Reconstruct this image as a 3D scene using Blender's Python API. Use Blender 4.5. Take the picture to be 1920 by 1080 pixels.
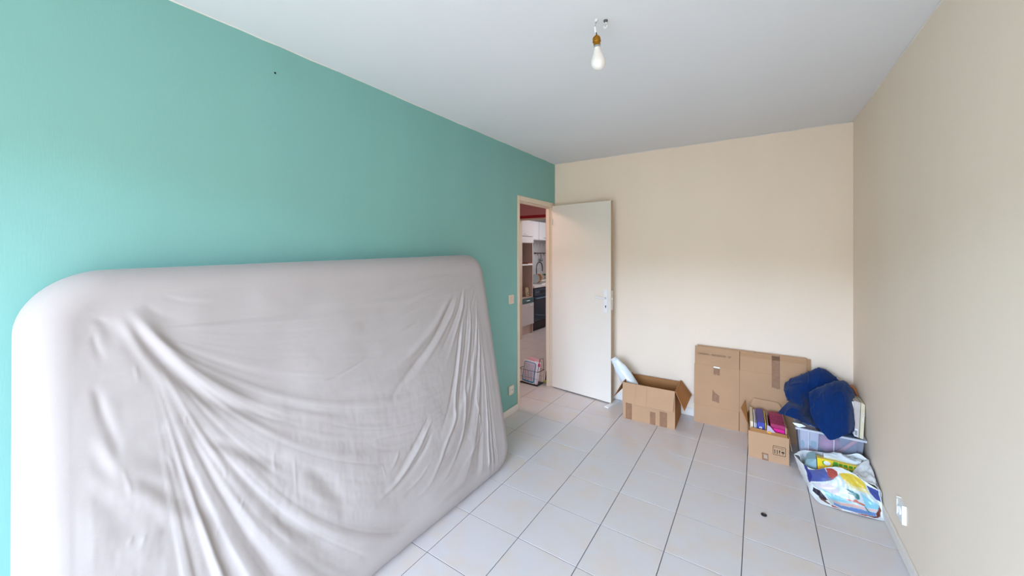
import bpy, bmesh, math, random
import numpy as np
from mathutils import Vector, Matrix
random.seed(4)
R = math.radians
S = bpy.context.scene
COL = S.collection
for o in list(bpy.data.objects): bpy.data.objects.remove(o)

# ------------------------------------------------------------ camera, sky, light, exposure
cam = bpy.data.cameras.new('camera'); co = bpy.data.objects.new('camera', cam); COL.objects.link(co)
cam.sensor_width = 36; cam.lens = 36*698.6/1920; cam.shift_y = -68.5/1920; cam.clip_start = .02
co.location = (1.913, -3.772, 1.508); co.rotation_euler = (math.pi/2, 0, .584)
S.camera = co
S.view_settings.view_transform = 'Standard'; S.view_settings.look = 'None'
S.view_settings.gamma = 1; S.view_settings.use_curve_mapping = False
S.view_settings.exposure = 0.10
SKY = 27.0; GROUND = 3.7
W = bpy.data.worlds.new('sky'); S.world = W; W.use_nodes = True
nt = W.node_tree; nt.nodes.clear()
tc = nt.nodes.new('ShaderNodeTexCoord'); sp = nt.nodes.new('ShaderNodeSeparateXYZ')
rp = nt.nodes.new('ShaderNodeValToRGB'); bg = nt.nodes.new('ShaderNodeBackground'); ow = nt.nodes.new('ShaderNodeOutputWorld')
nt.links.new(tc.outputs['Generated'], sp.inputs[0]); mr = nt.nodes.new('ShaderNodeMapRange')
mr.inputs[1].default_value = -1; mr.inputs[2].default_value = 1
nt.links.new(sp.outputs[2], mr.inputs[0]); nt.links.new(mr.outputs[0], rp.inputs[0]); nt.links.new(rp.outputs[0], bg.inputs[0])
g = GROUND/SKY
e = rp.color_ramp.elements
e[0].position = .0; e[0].color = (g*1.0, g*.95, g*.88, 1)
e[1].position = .556; e[1].color = (g*1.0, g*.95, g*.88, 1)
q = e.new(.566); q.color = (.80, 1.03, 1.44, 1)
q = e.new(.66); q.color = (.56, .70, .92, 1)
q = e.new(1.0); q.color = (.35, .5, .8, 1)
bg.inputs[1].default_value = SKY
nt.links.new(bg.outputs[0], ow.inputs[0])
def area(name, loc, rot, sx, sy, power, color, portal=False):
    l = bpy.data.lights.new(name, 'AREA'); l.shape = 'RECTANGLE'; l.size = sx; l.size_y = sy
    l.energy = power; l.color = color
    if portal: l.cycles.is_portal = True
    o = bpy.data.objects.new(name, l); o.location = loc; o.rotation_euler = rot; COL.objects.link(o); return o
# daylight comes in through the french window behind the camera
area('window_portal', (1.25, -5.23, 1.07), (math.pi/2, 0, 0), 2.2, 2.1, 1, (1, 1, 1), True)
# fill lights added beyond the doorway, out of view
area('kitchen_day_fill', (-.75, 3.75, 1.6), (-math.pi/2, 0, 0), 1.2, 1.2, 10, (.86, .93, 1.0))  # stands in for daylight at the kitchen's far end, no window built
area('hall_warm_fill', (-1.0, -.7, 2.4), (0, R(-18), 0), .4, .4, 13, (1.0, .66, .56))  # added to throw a warm pink cast on door and doorway floor
area('kitchen_top_fill', (-.8, 2.3, 2.44), (0, 0, 0), .4, .4, 6, (1.0, .93, .90))  # added to brighten the kitchen from above, no fixture there

# ------------------------------------------------------------ helpers
def lin(c):
    return tuple((v/12.92 if v <= .04045 else ((v+.055)/1.055)**2.4) for v in c)
def hx(h): return lin(tuple(int(h[i:i+2], 16)/255 for i in (0, 2, 4)))
MATS = {}
def mat(name, color, rough=.6, metal=0, noise=0, nscale=8, bump=0, bscale=60, spec=.5, alpha=1, coat=0, trans=0, col2=None, stretch=(1, 1, 1), obj=False, sheen=0):
    if name in MATS: return MATS[name]
    if isinstance(color, str): color = hx(color)
    m = bpy.data.materials.new(name); m.use_nodes = True; MATS[name] = m
    t = m.node_tree; b = t.nodes['Principled BSDF']
    b.inputs['Base Color'].default_value = (*color, 1); b.inputs['Roughness'].default_value = rough
    b.inputs['Metallic'].default_value = metal; b.inputs['Specular IOR Level'].default_value = spec
    b.inputs['Coat Weight'].default_value = coat; b.inputs['Alpha'].default_value = alpha
    b.inputs['Transmission Weight'].default_value = trans; b.inputs['Sheen Weight'].default_value = sheen
    if noise or bump:
        if obj:
            c = t.nodes.new('ShaderNodeTexCoord').outputs['Object']
        else:
            c = t.nodes.new('ShaderNodeNewGeometry').outputs['Position']
        mp = t.nodes.new('ShaderNodeMapping'); mp.inputs['Scale'].default_value = stretch; t.links.new(c, mp.inputs[0]); c = mp.outputs[0]
    if noise:
        n = t.nodes.new('ShaderNodeTexNoise'); n.inputs['Scale'].default_value = nscale; n.inputs['Detail'].default_value = 4
        t.links.new(c, n.inputs['Vector'])
        r = t.nodes.new('ShaderNodeValToRGB'); r.color_ramp.elements[0].position = .3; r.color_ramp.elements[1].position = .7
        c2 = hx(col2) if isinstance(col2, str) else (col2 or tuple(max(0, v*(1-noise)) for v in color))
        r.color_ramp.elements[0].color = (*c2, 1); r.color_ramp.elements[1].color = (*color, 1)
        t.links.new(n.outputs['Fac'], r.inputs[0]); t.links.new(r.outputs[0], b.inputs['Base Color'])
    if bump:
        n = t.nodes.new('ShaderNodeTexNoise'); n.inputs['Scale'].default_value = bscale; n.inputs['Detail'].default_value = 3
        t.links.new(c, n.inputs['Vector'])
        bp = t.nodes.new('ShaderNodeBump'); bp.inputs['Strength'].default_value = bump; bp.inputs['Distance'].default_value = .002
        t.links.new(n.outputs['Fac'], bp.inputs['Height']); t.links.new(bp.outputs[0], b.inputs['Normal'])
    return m

def mesh(name, vs, fs, m=None, parent=None, smooth=False, loc=None):
    me = bpy.data.meshes.new(name); me.from_pydata([tuple(v) for v in vs], [], fs); me.update()
    o = bpy.data.objects.new(name, me); COL.objects.link(o)
    if m: me.materials.append(m)
    if smooth: me.polygons.foreach_set('use_smooth', [True]*len(me.polygons))
    if parent: o.parent = parent
    if loc: o.location = loc
    return o
class B:
    """collects shapes into one mesh"""
    def __init__(s): s.bm = bmesh.new()
    def box(s, x0, y0, z0, x1, y1, z1, bev=0, M=None):
        r = bmesh.ops.create_cube(s.bm, size=1)['verts']
        for v in r:
            v.co = Vector(((x0+x1)/2+v.co.x*(x1-x0), (y0+y1)/2+v.co.y*(y1-y0), (z0+z1)/2+v.co.z*(z1-z0)))
        if bev:
            es = list({e for v in r for e in v.link_edges})
            r = bmesh.ops.bevel(s.bm, geom=es, offset=bev, segments=2, affect='EDGES')['verts']
        if M is not None:
            for v in set(r): v.co = M @ v.co
        return s
    def prism(s, front, back):
        """hexahedron / prism from two matching loops"""
        a = [s.bm.verts.new(p) for p in front]; b = [s.bm.verts.new(p) for p in back]; n = len(a)
        s.bm.faces.new(a); s.bm.faces.new(b[::-1])
        for i in range(n): s.bm.faces.new((a[i], b[i], b[(i+1) % n], a[(i+1) % n]))
        return s
    def quad_ext(s, pts, d):
        """flat polygon pushed along vector d"""
        d = Vector(d); return s.prism([Vector(p) for p in pts], [Vector(p)+d for p in pts])
    def tube(s, pts, r, seg=8, cyc=False):
        pts = [Vector(p) for p in pts]; rings = []; n = len(pts)
        up = Vector((0, 0, 1))
        for i, p in enumerate(pts):
            if cyc: d = pts[(i+1) % n]-pts[i-1]
            else: d = pts[min(i+1, n-1)]-pts[max(i-1, 0)]
            d.normalize(); a = d.cross(up)
            if a.length < .05: a = d.cross(Vector((1, 0, 0)))
            a.normalize(); b = d.cross(a)
            rr = r[i] if isinstance(r, (list, tuple)) else r
            rings.append([s.bm.verts.new(p+(a*math.cos(t)+b*math.sin(t))*rr) for t in [2*math.pi*k/seg for k in range(seg)]])
        for i in range(n if cyc else n-1):
            A, C = rings[i], rings[(i+1) % n]
            for k in range(seg): s.bm.faces.new((A[k], A[(k+1) % seg], C[(k+1) % seg], C[k]))
        if not cyc: s.bm.faces.new(rings[0][::-1]); s.bm.faces.new(rings[-1])
        return s
    def lathe(s, prof, c=(0, 0, 0), seg=24, M=None):
        c = Vector(c); rings = []
        for r, z in prof:
            rings.append([s.bm.verts.new(c+Vector((max(r, 1e-5)*math.cos(2*math.pi*k/seg), max(r, 1e-5)*math.sin(2*math.pi*k/seg), z))) for k in range(seg)])
        for A, C in zip(rings, rings[1:]):
            for k in range(seg): s.bm.faces.new((A[k], A[(k+1) % seg], C[(k+1) % seg], C[k]))
        s.bm.faces.new(rings[0][::-1]); s.bm.faces.new(rings[-1])
        if M is not None:
            for ring in rings:
                for v in ring: v.co = M @ v.co
        return s
    def out(s, name, m, parent=None, smooth=False):
        bmesh.ops.recalc_face_normals(s.bm, faces=s.bm.faces[:])
        me = bpy.data.meshes.new(name); s.bm.to_mesh(me); s.bm.free()
        me.materials.append(m)
        if smooth:
            me.polygons.foreach_set('use_smooth', [True]*len(me.polygons))
            me.set_sharp_from_angle(angle=R(40))
        o = bpy.data.objects.new(name, me); COL.objects.link(o)
        if parent: o.parent = parent
        return o
def tag(o, label, cat, group=None):
    o['label'] = label; o['category'] = cat
    if group: o['group'] = group
    return o
def thing(name, label, cat, group=None, loc=(0, 0, 0)):
    o = bpy.data.objects.new(name, None); COL.objects.link(o); o.empty_display_size = .05
    o.location = loc
    return tag(o, label, cat, group)
def adopt(root, base):
    """put the empty at its base while the parts stay where they were modelled"""
    root.location = base
    for c in root.children: c.matrix_parent_inverse = Matrix.Translation(-Vector(base))
def struct(o): o['kind'] = 'structure'; return o
def cat_up(P, n):
    """Catmull-Rom refine a control grid (rows x cols x 3) n times as dense"""
    def one(A):
        A = np.asarray(A, float); k = len(A)
        ext = np.concatenate([[2*A[0]-A[1]], A, [2*A[-1]-A[-2]]]); out = []
        for i in range(k-1):
            p0, p1, p2, p3 = ext[i:i+4]
            for j in range(n):
                t = j/n
                out.append(.5*((2*p1)+(-p0+p2)*t+(2*p0-5*p1+4*p2-p3)*t*t+(-p0+3*p1-3*p2+p3)*t**3))
        out.append(A[-1]); return np.array(out)
    G = one(np.array(P, float)); return np.swapaxes(one(np.swapaxes(G, 0, 1)), 0, 1)
def noise2(shape, seed, cells):
    rs = np.random.RandomState(seed); h, w = shape; out = np.zeros(shape); amp = 1
    for cy, cx in cells:
        g = rs.rand(cy+3, cx+3)-.5
        yy = np.linspace(0, cy, h); xx = np.linspace(0, cx, w)
        y0 = yy.astype(int); x0 = xx.astype(int); fy = yy-y0; fx = xx-x0
        fy = fy*fy*(3-2*fy); fx = fx*fx*(3-2*fx)
        a = g[np.ix_(y0, x0)]; b = g[np.ix_(y0, x0+1)]; c = g[np.ix_(y0+1, x0)]; d = g[np.ix_(y0+1, x0+1)]
        out += amp*((a*(1-fx)+b*fx)*(1-fy)[:, None]+(c*(1-fx)+d*fx)*fy[:, None]); amp *= .5
    return out
def sheet(bm, G, thick, off=None):
    """closed sheet of given thickness from point grid"""
    h, w, _ = G.shape
    du = np.gradient(G, axis=1); dv = np.gradient(G, axis=0)
    n = np.cross(du, dv); n /= np.linalg.norm(n, axis=2, keepdims=True)+1e-9
    if off is not None: G = G+n*off[..., None]
    V = [[bm.verts.new(G[i, j]) for j in range(w)] for i in range(h)]
    U = [[bm.verts.new(G[i, j]+n[i, j]*thick) for j in range(w)] for i in range(h)]
    for i in range(h-1):
        for j in range(w-1):
            bm.faces.new((V[i][j], V[i][j+1], V[i+1][j+1], V[i+1][j])); bm.faces.new((U[i][j], U[i+1][j], U[i+1][j+1], U[i][j+1]))
    for i in range(h-1):
        for j in (0, w-1): bm.faces.new((V[i][j], V[i+1][j], U[i+1][j], U[i][j]))
    for j in range(w-1):
        for i in (0, h-1): bm.faces.new((V[i][j], V[i][j+1], U[i][j+1], U[i][j]))
def text(s, size, m, parent, loc, rot, name='lettering', sx=1, extr=.0003):
    c = bpy.data.curves.new(name, 'FONT'); c.body = s; c.size = size; c.extrude = extr; c.align_x = 'LEFT'
    t = bpy.data.objects.new(name, c); COL.objects.link(t); t.scale = (sx, 1, 1)
    bpy.context.view_layer.update()
    me = bpy.data.meshes.new_from_object(t); bpy.data.objects.remove(t)
    o = bpy.data.objects.new(name, me); COL.objects.link(o); me.materials.clear(); me.materials.append(m)
    o.location = loc; o.rotation_euler = rot; o.scale = (sx, 1, 1)
    if parent: o.parent = parent
    return o

# ------------------------------------------------------------ materials
TEAL = mat('teal_wallpaper', '82b9b1', .5, noise=.04, nscale=3, bump=.12, bscale=220, stretch=(1, 1, .12), spec=.5)
CREAM = mat('cream_wallpaper', 'f8e8d4', .7, noise=.03, nscale=3, bump=.13, bscale=260, stretch=(1, 1, .25), spec=.25)
CEIL = mat('ceiling_paint', 'e8e9ea', .85, noise=.02, nscale=2, bump=.15, bscale=200, spec=.2)
PINKW = mat('pink_paint', 'dc9a9e', .8)
HALLW = mat('hall_paint', 'e4cfc6', .8, bump=.1)
REDP = mat('red_paint', 'b0182a', .6)
SKIRT = mat('skirting_paint', 'ece6de', .45, bump=.1, bscale=40)
FRAME = mat('frame_paint', 'e8d8c2', .45)
DOOR = mat('door_paint', 'ece5d8', .5, noise=.02, nscale=2)
DEDGE = mat('door_edge_wood', 'c4ad8e', .6, noise=.15, nscale=30)
GROUT = mat('grout', '65636b', .95, noise=.2, nscale=30)
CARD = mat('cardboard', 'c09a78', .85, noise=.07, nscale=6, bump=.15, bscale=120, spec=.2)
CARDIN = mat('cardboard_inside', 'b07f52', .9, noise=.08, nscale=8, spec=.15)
CARDEDGE = mat('cardboard_edge', '8a6646', .9)
CREASE = mat('cardboard_crease', 'b28c66', .9)
TAPE = mat('parcel_tape', '9c7557', .55, noise=.2, nscale=40, spec=.3)
INK = mat('black_ink', '2a2019', .9)
INKF = mat('faded_ink', '6d5643', .9)
WHITEP = mat('white_plastic', 'eef0f0', .35)
CHROME = mat('chrome', 'd8d8d8', .2, metal=1)
BRASS = mat('brass', 'c58a2e', .3, metal=1, noise=.4, nscale=60)
BLACK = mat('black_plastic', '141416', .4)
DARK = mat('dark_hole', '15110f', .9)
BLUE = mat('navy_fleece', '0a3068', .95, noise=.25, nscale=12, bump=.5, bscale=500, sheen=.15, spec=.1)

# floor tile
def tile_mat():
    m = bpy.data.materials.new('glazed_tile'); m.use_nodes = True; t = m.node_tree; b = t.nodes['Principled BSDF']
    pos = t.nodes.new('ShaderNodeNewGeometry').outputs['Position']
    n = t.nodes.new('ShaderNodeTexNoise'); n.inputs['Scale'].default_value = 5.5; n.inputs['Detail'].default_value = 5; n.inputs['Roughness'].default_value = .65
    t.links.new(pos, n.inputs['Vector'])
    # every tile is printed with its own cloudy patch
    oi = t.nodes.new('ShaderNodeObjectInfo'); ad = t.nodes.new('ShaderNodeVectorMath'); ad.operation = 'ADD'
    t.links.new(pos, ad.inputs[0]); t.links.new(oi.outputs['Random'], ad.inputs[1]); t.links.new(ad.outputs[0], n.inputs['Vector'])
    r = t.nodes.new('ShaderNodeValToRGB'); r.color_ramp.elements[0].position = .45; r.color_ramp.elements[1].position = .72
    r.color_ramp.elements[0].color = (*hx('d9d5d6'), 1); r.color_ramp.elements[1].color = (*hx('ddd0c6'), 1)
    t.links.new(n.outputs['Fac'], r.inputs[0]); t.links.new(r.outputs[0], b.inputs['Base Color'])
    b.inputs['Roughness'].default_value = .27; b.inputs['Specular IOR Level'].default_value = .5
    return m
TILE = tile_mat()

# ------------------------------------------------------------ room shell
XR, YB, H, YF = 2.512, 0.0, 2.49, -5.2
DW0, DW1, DH = -.787, -.006, 2.045     # door frame outer
b = B(); b.box(-.07, YF, 0, 0, DW0, H); b.box(-.07, DW0, DH, 0, .1, H); b.box(-.07, DW1, 0, 0, .1, DH)
struct(b.out('wall_left', TEAL))
struct(B().box(-.001, 0, 0, XR+.1, .1, H).out('wall_back', CREAM))
struct(B().box(XR, YF, 0, XR+.1, .1, H).out('wall_right', CREAM))
b = B(); b.box(-.07, YF-.15, 0, .2, YF, H); b.box(2.35, YF-.15, 0, XR+.1, YF, H); b.box(.2, YF-.15, 2.17, 2.35, YF, H)
struct(b.out('wall_front', CREAM))
struct(B().box(-.07, YF-.15, H, XR+.1, .1, H+.1).out('ceiling', CEIL))
fl = struct(B().box(-3.1, YF-.15, -.1, XR+.1, 4.0, -.0022).out('floor', GROUT))
# open french window behind the camera: frame and two leaves folded back
w = struct(thing('window_1', 'x', 'x')); del w['label']; del w['category']
for a in ((.2, -5.33, 0, .25, -5.27, 2.17), (2.3, -5.33, 0, 2.35, -5.27, 2.17), (.25, -5.33, 2.11, 2.3, -5.27, 2.17)):
    B().box(*a, bev=.004).out('window_frame', WHITEP, w)
adopt(w, (1.25, -5.3, 0))
struct(B().box(-.6, -7.0, 2.44, 3.1, YF-.15, 2.6).out('sky_cut_slab', CEIL))   # unseen balcony slab, added over the window to cut off the high sky
# tiles
P_ = .33; G_ = .0040
shared = {}
def tile(x0, y0, x1, y1):
    k = (round(x1-x0, 3), round(y1-y0, 3))
    if k not in shared:
        w2, h2 = k[0]/2, k[1]/2; e_ = .0005
        vs = [(-w2, -h2, -.006), (w2, -h2, -.006), (w2, h2, -.006), (-w2, h2, -.006)]
        vs += [(x, y, -.0006) for x, y, _ in vs[:4]]
        vs += [(x-math.copysign(e_, x), y-math.copysign(e_, y), 0) for x, y, _ in vs[:4]]
        fs = [(8, 9, 10, 11)]+[(i, (i+1) % 4, 4+(i+1) % 4, 4+i) for i in range(4)]+[(4+i, 4+(i+1) % 4, 8+(i+1) % 4, 8+i) for i in range(4)]
        me = bpy.data.meshes.new('tile'); me.from_pydata(vs, [], fs); me.materials.append(TILE); shared[k] = me
    o = bpy.data.objects.new('tile', shared[k]); COL.objects.link(o); o.parent = fl
    o.location = ((x0+x1)/2, (y0+y1)/2, random.uniform(-.0003, .0002))
    o.rotation_euler = (random.uniform(-.0006, .0006), random.uniform(-.0006, .0006), 0)
for r in range(-10, 18):
    for c in range(-11, 7):
        x0 = .527+P_*(c-0)+G_/2; x1 = x0+P_-G_; y0 = P_*r-2.4466+G_/2; y1 = y0+P_-G_
        if c <= -3 and r < 3: continue
        if c < -8 and r > 11: continue
        if c == -2 and r < 5: x0 = max(x0, .001)
        if c == -3 and r < 5: x1 = min(x1, -.071)
        if r >= 8 or (r == 7 and c > -3): 
            if c > -3 and r >= 8: x1 = min(x1, -.071)
        if c >= -1 and r >= 8: continue
        x1 = min(x1, XR-.001); y0 = max(y0, YF+.001)
        if r == 7 and c >= -2: y1 = min(y1, -.001)
        if x1-x0 < .004 or y1-y0 < .01: continue
        tile(x0, y0, x1, y1)
# skirtings (tiled plinth painted white)
def skirt(name, a): struct(B().box(*a, bev=.003).out(name, SKIRT))
skirt('baseboard_left', (0, YF, 0, .011, DW0, .062))
skirt('baseboard_back', (.0, -.011, 0, XR, 0, .068))
skirt('baseboard_right', (XR-.012, YF, 0, XR, -.011, .062))
# thin caulk line where back and right wall meet the ceiling
rs = random.Random(2)
def caulk(name, p, q, n, r=.004):
    pts = [Vector(p).lerp(Vector(q), i/n)+Vector((rs.uniform(-.0012, .0012), rs.uniform(-.0012, .0012), rs.uniform(-.0018, .0018))) for i in range(n+1)]
    struct(B().tube(pts, r, 6).out(name, SKIRT, smooth=True))
caulk('trim_1', (0, -.002, H-.003), (XR, -.002, H-.003), 40, .0035)
caulk('trim_2', (XR-.001, 0, H-.002), (XR-.001, YF, H-.002), 70, .004)
caulk('trim_3', (.001, 0, H-.001), (.001, YF, H-.001), 70, .0028)

# ------------------------------------------------------------ door frame and door
fr = struct(thing('door_1', 'x', 'x')); del fr['label']; del fr['category']
for n_, a in (('jamb', (-.075, DW0, 0, .006, DW0+.04, DH)), ('jamb', (-.075, DW1-.045, 0, .006, DW1, DH)), ('lintel', (-.075, DW0+.04, DH-.045, .006, DW1-.045, DH))):
    B().box(*a, bev=.003).out(n_, FRAME, fr)
# stop rebate
B().box(-.075, DW0+.04, 0, -.04, DW0+.052, DH-.045).out('door_stop', FRAME, fr)
B().box(-.075, DW1-.057, 0, -.04, DW1-.045, DH-.045).out('door_stop', FRAME, fr)
B().box(-.075, DW0+.052, DH-.057, -.04, DW1-.057, DH-.045).out('door_stop', FRAME, fr)
adopt(fr, (0, -.4, 0))
# leaf: local x from hinge to free edge, local y thickness
d = thing('door_leaf', 'open flush cream door leaf with lever handle, standing before the back wall', 'door')
D0 = Vector((.008, -.082, 0)); D1 = Vector((.702, -.170, 0)); L_ = (D1-D0).length
B().box(0, .002, .012, L_-.001, .036, 2.012, bev=.002).out('panel', DOOR, d)
B().box(L_-.001, .001, .012, L_+.001, .037, 2.012).out('edge_strip', DEDGE, d)
hp = B().box(L_-.075, -.006, .90, L_-.035, .002, 1.13, bev=.003).out('handle_plate', WHITEP, d)
b = B().lathe([(.011, 0), (.009, .04)], seg=14, M=Matrix.Translation((L_-.055, -.004, 1.045)) @ Matrix.Rotation(math.pi/2, 4, 'X'))
b.tube([(L_-.055, -.042, 1.045), (L_-.075, -.046, 1.046), (L_-.12, -.047, 1.048), (L_-.155, -.045, 1.05)], [.009, .0085, .007, .006], 10)
b.out('lever', WHITEP, d, smooth=True)
B().lathe([(.006, 0), (.006, .002)], seg=12, M=Matrix.Translation((L_-.055, -.006, .965)) @ Matrix.Rotation(math.pi/2, 4, 'X')).box(L_-.058, -.008, .945, L_-.052, -.006, .965).out('keyhole', DARK, hp)
B().box(L_, .008, .93, L_+.0025, .03, 1.12, bev=.001).box(L_, .012, 1.03, L_+.012, .026, 1.055, bev=.003).out('latch', CHROME, d)
for z in (.25, 1.0, 1.8):
    B().lathe([(.007, 0), (.008, .002), (.008, .07), (.007, .072)], c=(-.004, -.004, z), seg=12).out('hinge', FRAME, d, smooth=True)
d.location = D0; d.rotation_euler = (0, 0, math.atan2(D1.y-D0.y, D1.x-D0.x))
# white foam draught stop lying under the free end
a0 = Vector((.69, -.27, 0)); a1 = Vector((.735, -.045, 0)); dv_ = (a1-a0).normalized(); sd = Vector((dv_.y, -dv_.x, 0))*.022
o = B().quad_ext([a0-sd, a0+sd, a1+sd, a1-sd], (0, 0, .009)).out('door_wedge', WHITEP)
tag(o, 'flat white plastic strip wedged on the floor under the open door edge', 'doorstop')

# switch and outlets
def plate(name, label, x, y, z, s, kind, side=1):
    t = thing(name, label, kind)
    h = s/2
    B().box(0, -h, -h, (.009 if side > 0 else -.013), h, h, bev=.003).out('cover_plate', FRAME if side > 0 else WHITEP, t)
    return t, h
t, h = plate('light_switch', 'square cream light switch on the teal wall beside the door frame', 0, 0, 0, .082, 'switch')
B().box(.008, -h*.68, -h*.68, .0125, h*.68, h*.68, bev=.002).out('rocker', mat('switch_cream', 'e6c8b8', .4), t)
t.location = (0, -.897, 1.064)
def socket(t, side, h):
    M = Matrix.Translation((.009*side, 0, 0)) @ Matrix.Rotation(math.pi/2*side, 4, 'Y')
    f = B().lathe([(.0225, 0), (.0225, .003), (.019, .003), (.019, .0006), (.0005, .0006)], seg=24, M=M).out('socket_ring', WHITEP, t, smooth=True)
    for yy in (-.009, .009):
        B().lathe([(.0028, 0), (.0028, .0012)], seg=8, M=Matrix.Translation((.0096*side, yy, 0)) @ Matrix.Rotation(math.pi/2*side, 4, 'Y')).out('socket_hole', DARK, f)
    B().lathe([(.0025, 0), (.0025, .012)], seg=8, M=Matrix.Translation((.0096*side, 0, .011)) @ Matrix.Rotation(math.pi/2*side, 4, 'Y')).out('earth_pin', CHROME, f)
t, h = plate('wall_outlet', 'cream wall outlet low on the teal wall left of the doorway', 0, 0, 0, .082, 'outlet')
socket(t, 1, h); t.location = (0, -.897, .224)
t, h = plate('wall_outlet', 'white wall outlet low on the right cream wall above the skirting', 0, 0, 0, .085, 'outlet', -1)
B().lathe([(.021, 0), (.021, .006), (.017, .006), (.017, .002), (.0005, .002)], seg=24, M=Matrix.Translation((-.013, 0, 0)) @ Matrix.Rotation(-math.pi/2, 4, 'Y')).out('socket_ring', WHITEP, t, smooth=True)
t.location = (XR, -1.17, .225)
# nail in teal wall and wallpaper seams
o = B().lathe([(.0045, 0), (.0045, .001), (.0012, .0015), (.0012, .006)], seg=10, M=Matrix.Translation((0, -2.917, 2.415-.06)) @ Matrix.Rotation(math.pi/2, 4, 'Y')).out('wall_plug', DARK)
tag(o, 'tiny dark screw plug high in the teal wall', 'screw')

# ------------------------------------------------------------ pendant bulb
p = thing('pendant_bulb', 'bare frosted light bulb in a brass socket hanging from the ceiling', 'light bulb')
bx, by = 1.34, -2.258
B().lathe([(.004, 0), (.006, .004), (.006, .006)], c=(bx, by, H-.006), seg=12).out('ceiling_grommet', WHITEP, p)
B().tube([(bx, by, H), (bx-.001, by, H-.01), (bx-.004, by-.001, H-.03), (bx-.003, by, H-.05), (bx, by, H-.055)], .0044, 8).out('cable', WHITEP, p, smooth=True)
B().tube([(bx, by, H-.052), (bx+.0015, by, H-.062), (bx+.001, by, H-.068)], .0022, 8).out('wire', mat('wire_sheath', '4a3a34', .5), p, smooth=True)
tilt = Matrix.Translation((bx, by, H-.062)) @ Matrix.Rotation(R(-4), 4, 'Y') @ Matrix.Rotation(R(2), 4, 'X')
B().lathe([(.0005, -.004), (.006, -.004), (.007, -.009), (.014, -.012), (.0165, -.018), (.0165, -.022), (.0145, -.024), (.0145, -.027), (.0175, -.029), (.0175, -.032), (.0145, -.035), (.0142, -.048), (.0125, -.049), (.0005, -.049)], seg=28, M=tilt).out('socket', BRASS, p, smooth=True)
B().lathe([(.0005, -.047), (.0128, -.047), (.0135, -.052), (.0135, -.058), (.0005, -.058)], seg=24, M=tilt).out('bulb_collar', mat('aluminium', 'b9bdc0', .4, metal=.8), p, smooth=True)
BULB = mat('frosted_glass', 'f3efe9', .35, spec=.5, coat=.3)
B().lathe([(.0005, -.057), (.0132, -.057), (.014, -.064), (.0175, -.078), (.0235, -.094), (.0285, -.108), (.0302, -.119), (.029, -.130), (.0245, -.140), (.017, -.147), (.008, -.1505), (.0005, -.151)], seg=32, M=tilt).out('bulb', BULB, p, smooth=True)
adopt(p, (bx, by, H))
hk = thing('ceiling_hook', 'small white open hook screwed in the ceiling beside the bulb', 'hook')
cx, cy = 1.372, -2.232
B().lathe([(.009, 0), (.009, -.004), (.005, -.008), (.0005, -.008)], c=(cx, cy, H), seg=16).out('hook_base', mat('dull_steel', '6c6d68', .4, metal=.7), hk, smooth=True)
B().tube([(cx, cy, H-.006)]+[(cx+.0105*math.sin(a)*.84, cy-.0105*math.sin(a)*.55, H-.022+.0105*math.cos(a)) for a in [k*.5 for k in range(0, 11)]], .0026, 8).out('hook_wire', WHITEP, hk, smooth=True)
adopt(hk, (cx, cy, H))

# ------------------------------------------------------------ hall and kitchen beyond the door
struct(B().box(-3.1, 4.0, 0, -.07, 4.1, H).out('wall_kitchen_end', HALLW))
struct(B().box(-.17, .1, 0, -.07, 4.0, H).out('wall_kitchen_right', HALLW))
struct(B().box(-3.2, -1.6, 0, -3.1, 4.1, H).out('wall_kitchen_left', HALLW))
struct(B().box(-3.2, -1.7, 0, -.07, -1.6, H).out('wall_hall', HALLW))
struct(B().box(-3.2, -1.7, H, -.07, 4.1, H+.1).out('ceiling_hall', CEIL))
# opening between hall and kitchen: partition ending in a cream post, pink lintel with a red band
struct(B().box(-3.1, 1.6, 0, -1.55, 1.68, H).out('wall_partition', HALLW))
struct(B().box(-1.55, 1.585, 0, -1.482, 1.69, H, bev=.003).out('trim_4', FRAME))
struct(B().box(-1.482, 1.6, 2.062, -.17, 1.68, H).out('wall_lintel', PINKW))
struct(B().box(-1.482, 1.594, 2.066, -.17, 1.6, 2.112).out('trim_5', REDP))
struct(B().box(-1.482, 1.597, 2.036, -.17, 1.683, 2.062).out('trim_6', FRAME))

LAM = mat('grey_laminate', 'd9d6d9', .4); CARC = mat('carcass_laminate', 'd9c2ba', .5)
PETROL = mat('petrol_laminate', '4c6e75', .35); NAVY = mat('dark_appliance', '1c3346', .25, coat=.4)
WTOP = mat('white_worktop', 'e8e6e6', .3)
def hdl(parent, x, y0, y1, z, name='handle'):
    B().tube([(x, y0, z), (x+.022, y0+.008, z), (x+.024, (y0+y1)/2, z), (x+.022, y1-.008, z), (x, y1, z)], .0045, 8).out(name, CHROME, parent, smooth=True)
t = thing('tall_cabinet', 'tall grey kitchen cabinet with open shelf niche beyond the doorway', 'cabinet')
x0, x1, y0, y1 = -2.17, -1.59, 1.70, 2.235
B().box(x0, y0, .0, x1, y0+.018, 2.05).box(x0, y1-.018, 0, x1, y1, 2.05).box(x0, y0+.018, .1, x0+.01, y1-.018, 2.05)\
   .box(x0, y0+.018, .655, x1, y1-.018, .672).box(x0, y0+.018, 1.66, x1, y1-.018, 1.678).box(x0, y0+.018, 2.032, x1, y1-.018, 2.05).out('carcass', CARC, t)
B().box(x0, y0+.019, 1.255, x1+.012, y1-.019, 1.277, bev=.003).out('shelf', WTOP, t)
f = B().box(x1, y0, 1.785, x1+.02, y1, 2.045, bev=.002).out('door', LAM, t); hdl(f, x1+.02, 1.90, 2.03, 1.825)
B().box(x1, y0, 1.668, x1+.014, y1, 1.777, bev=.002).out('filler_panel', LAM, t)
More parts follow.
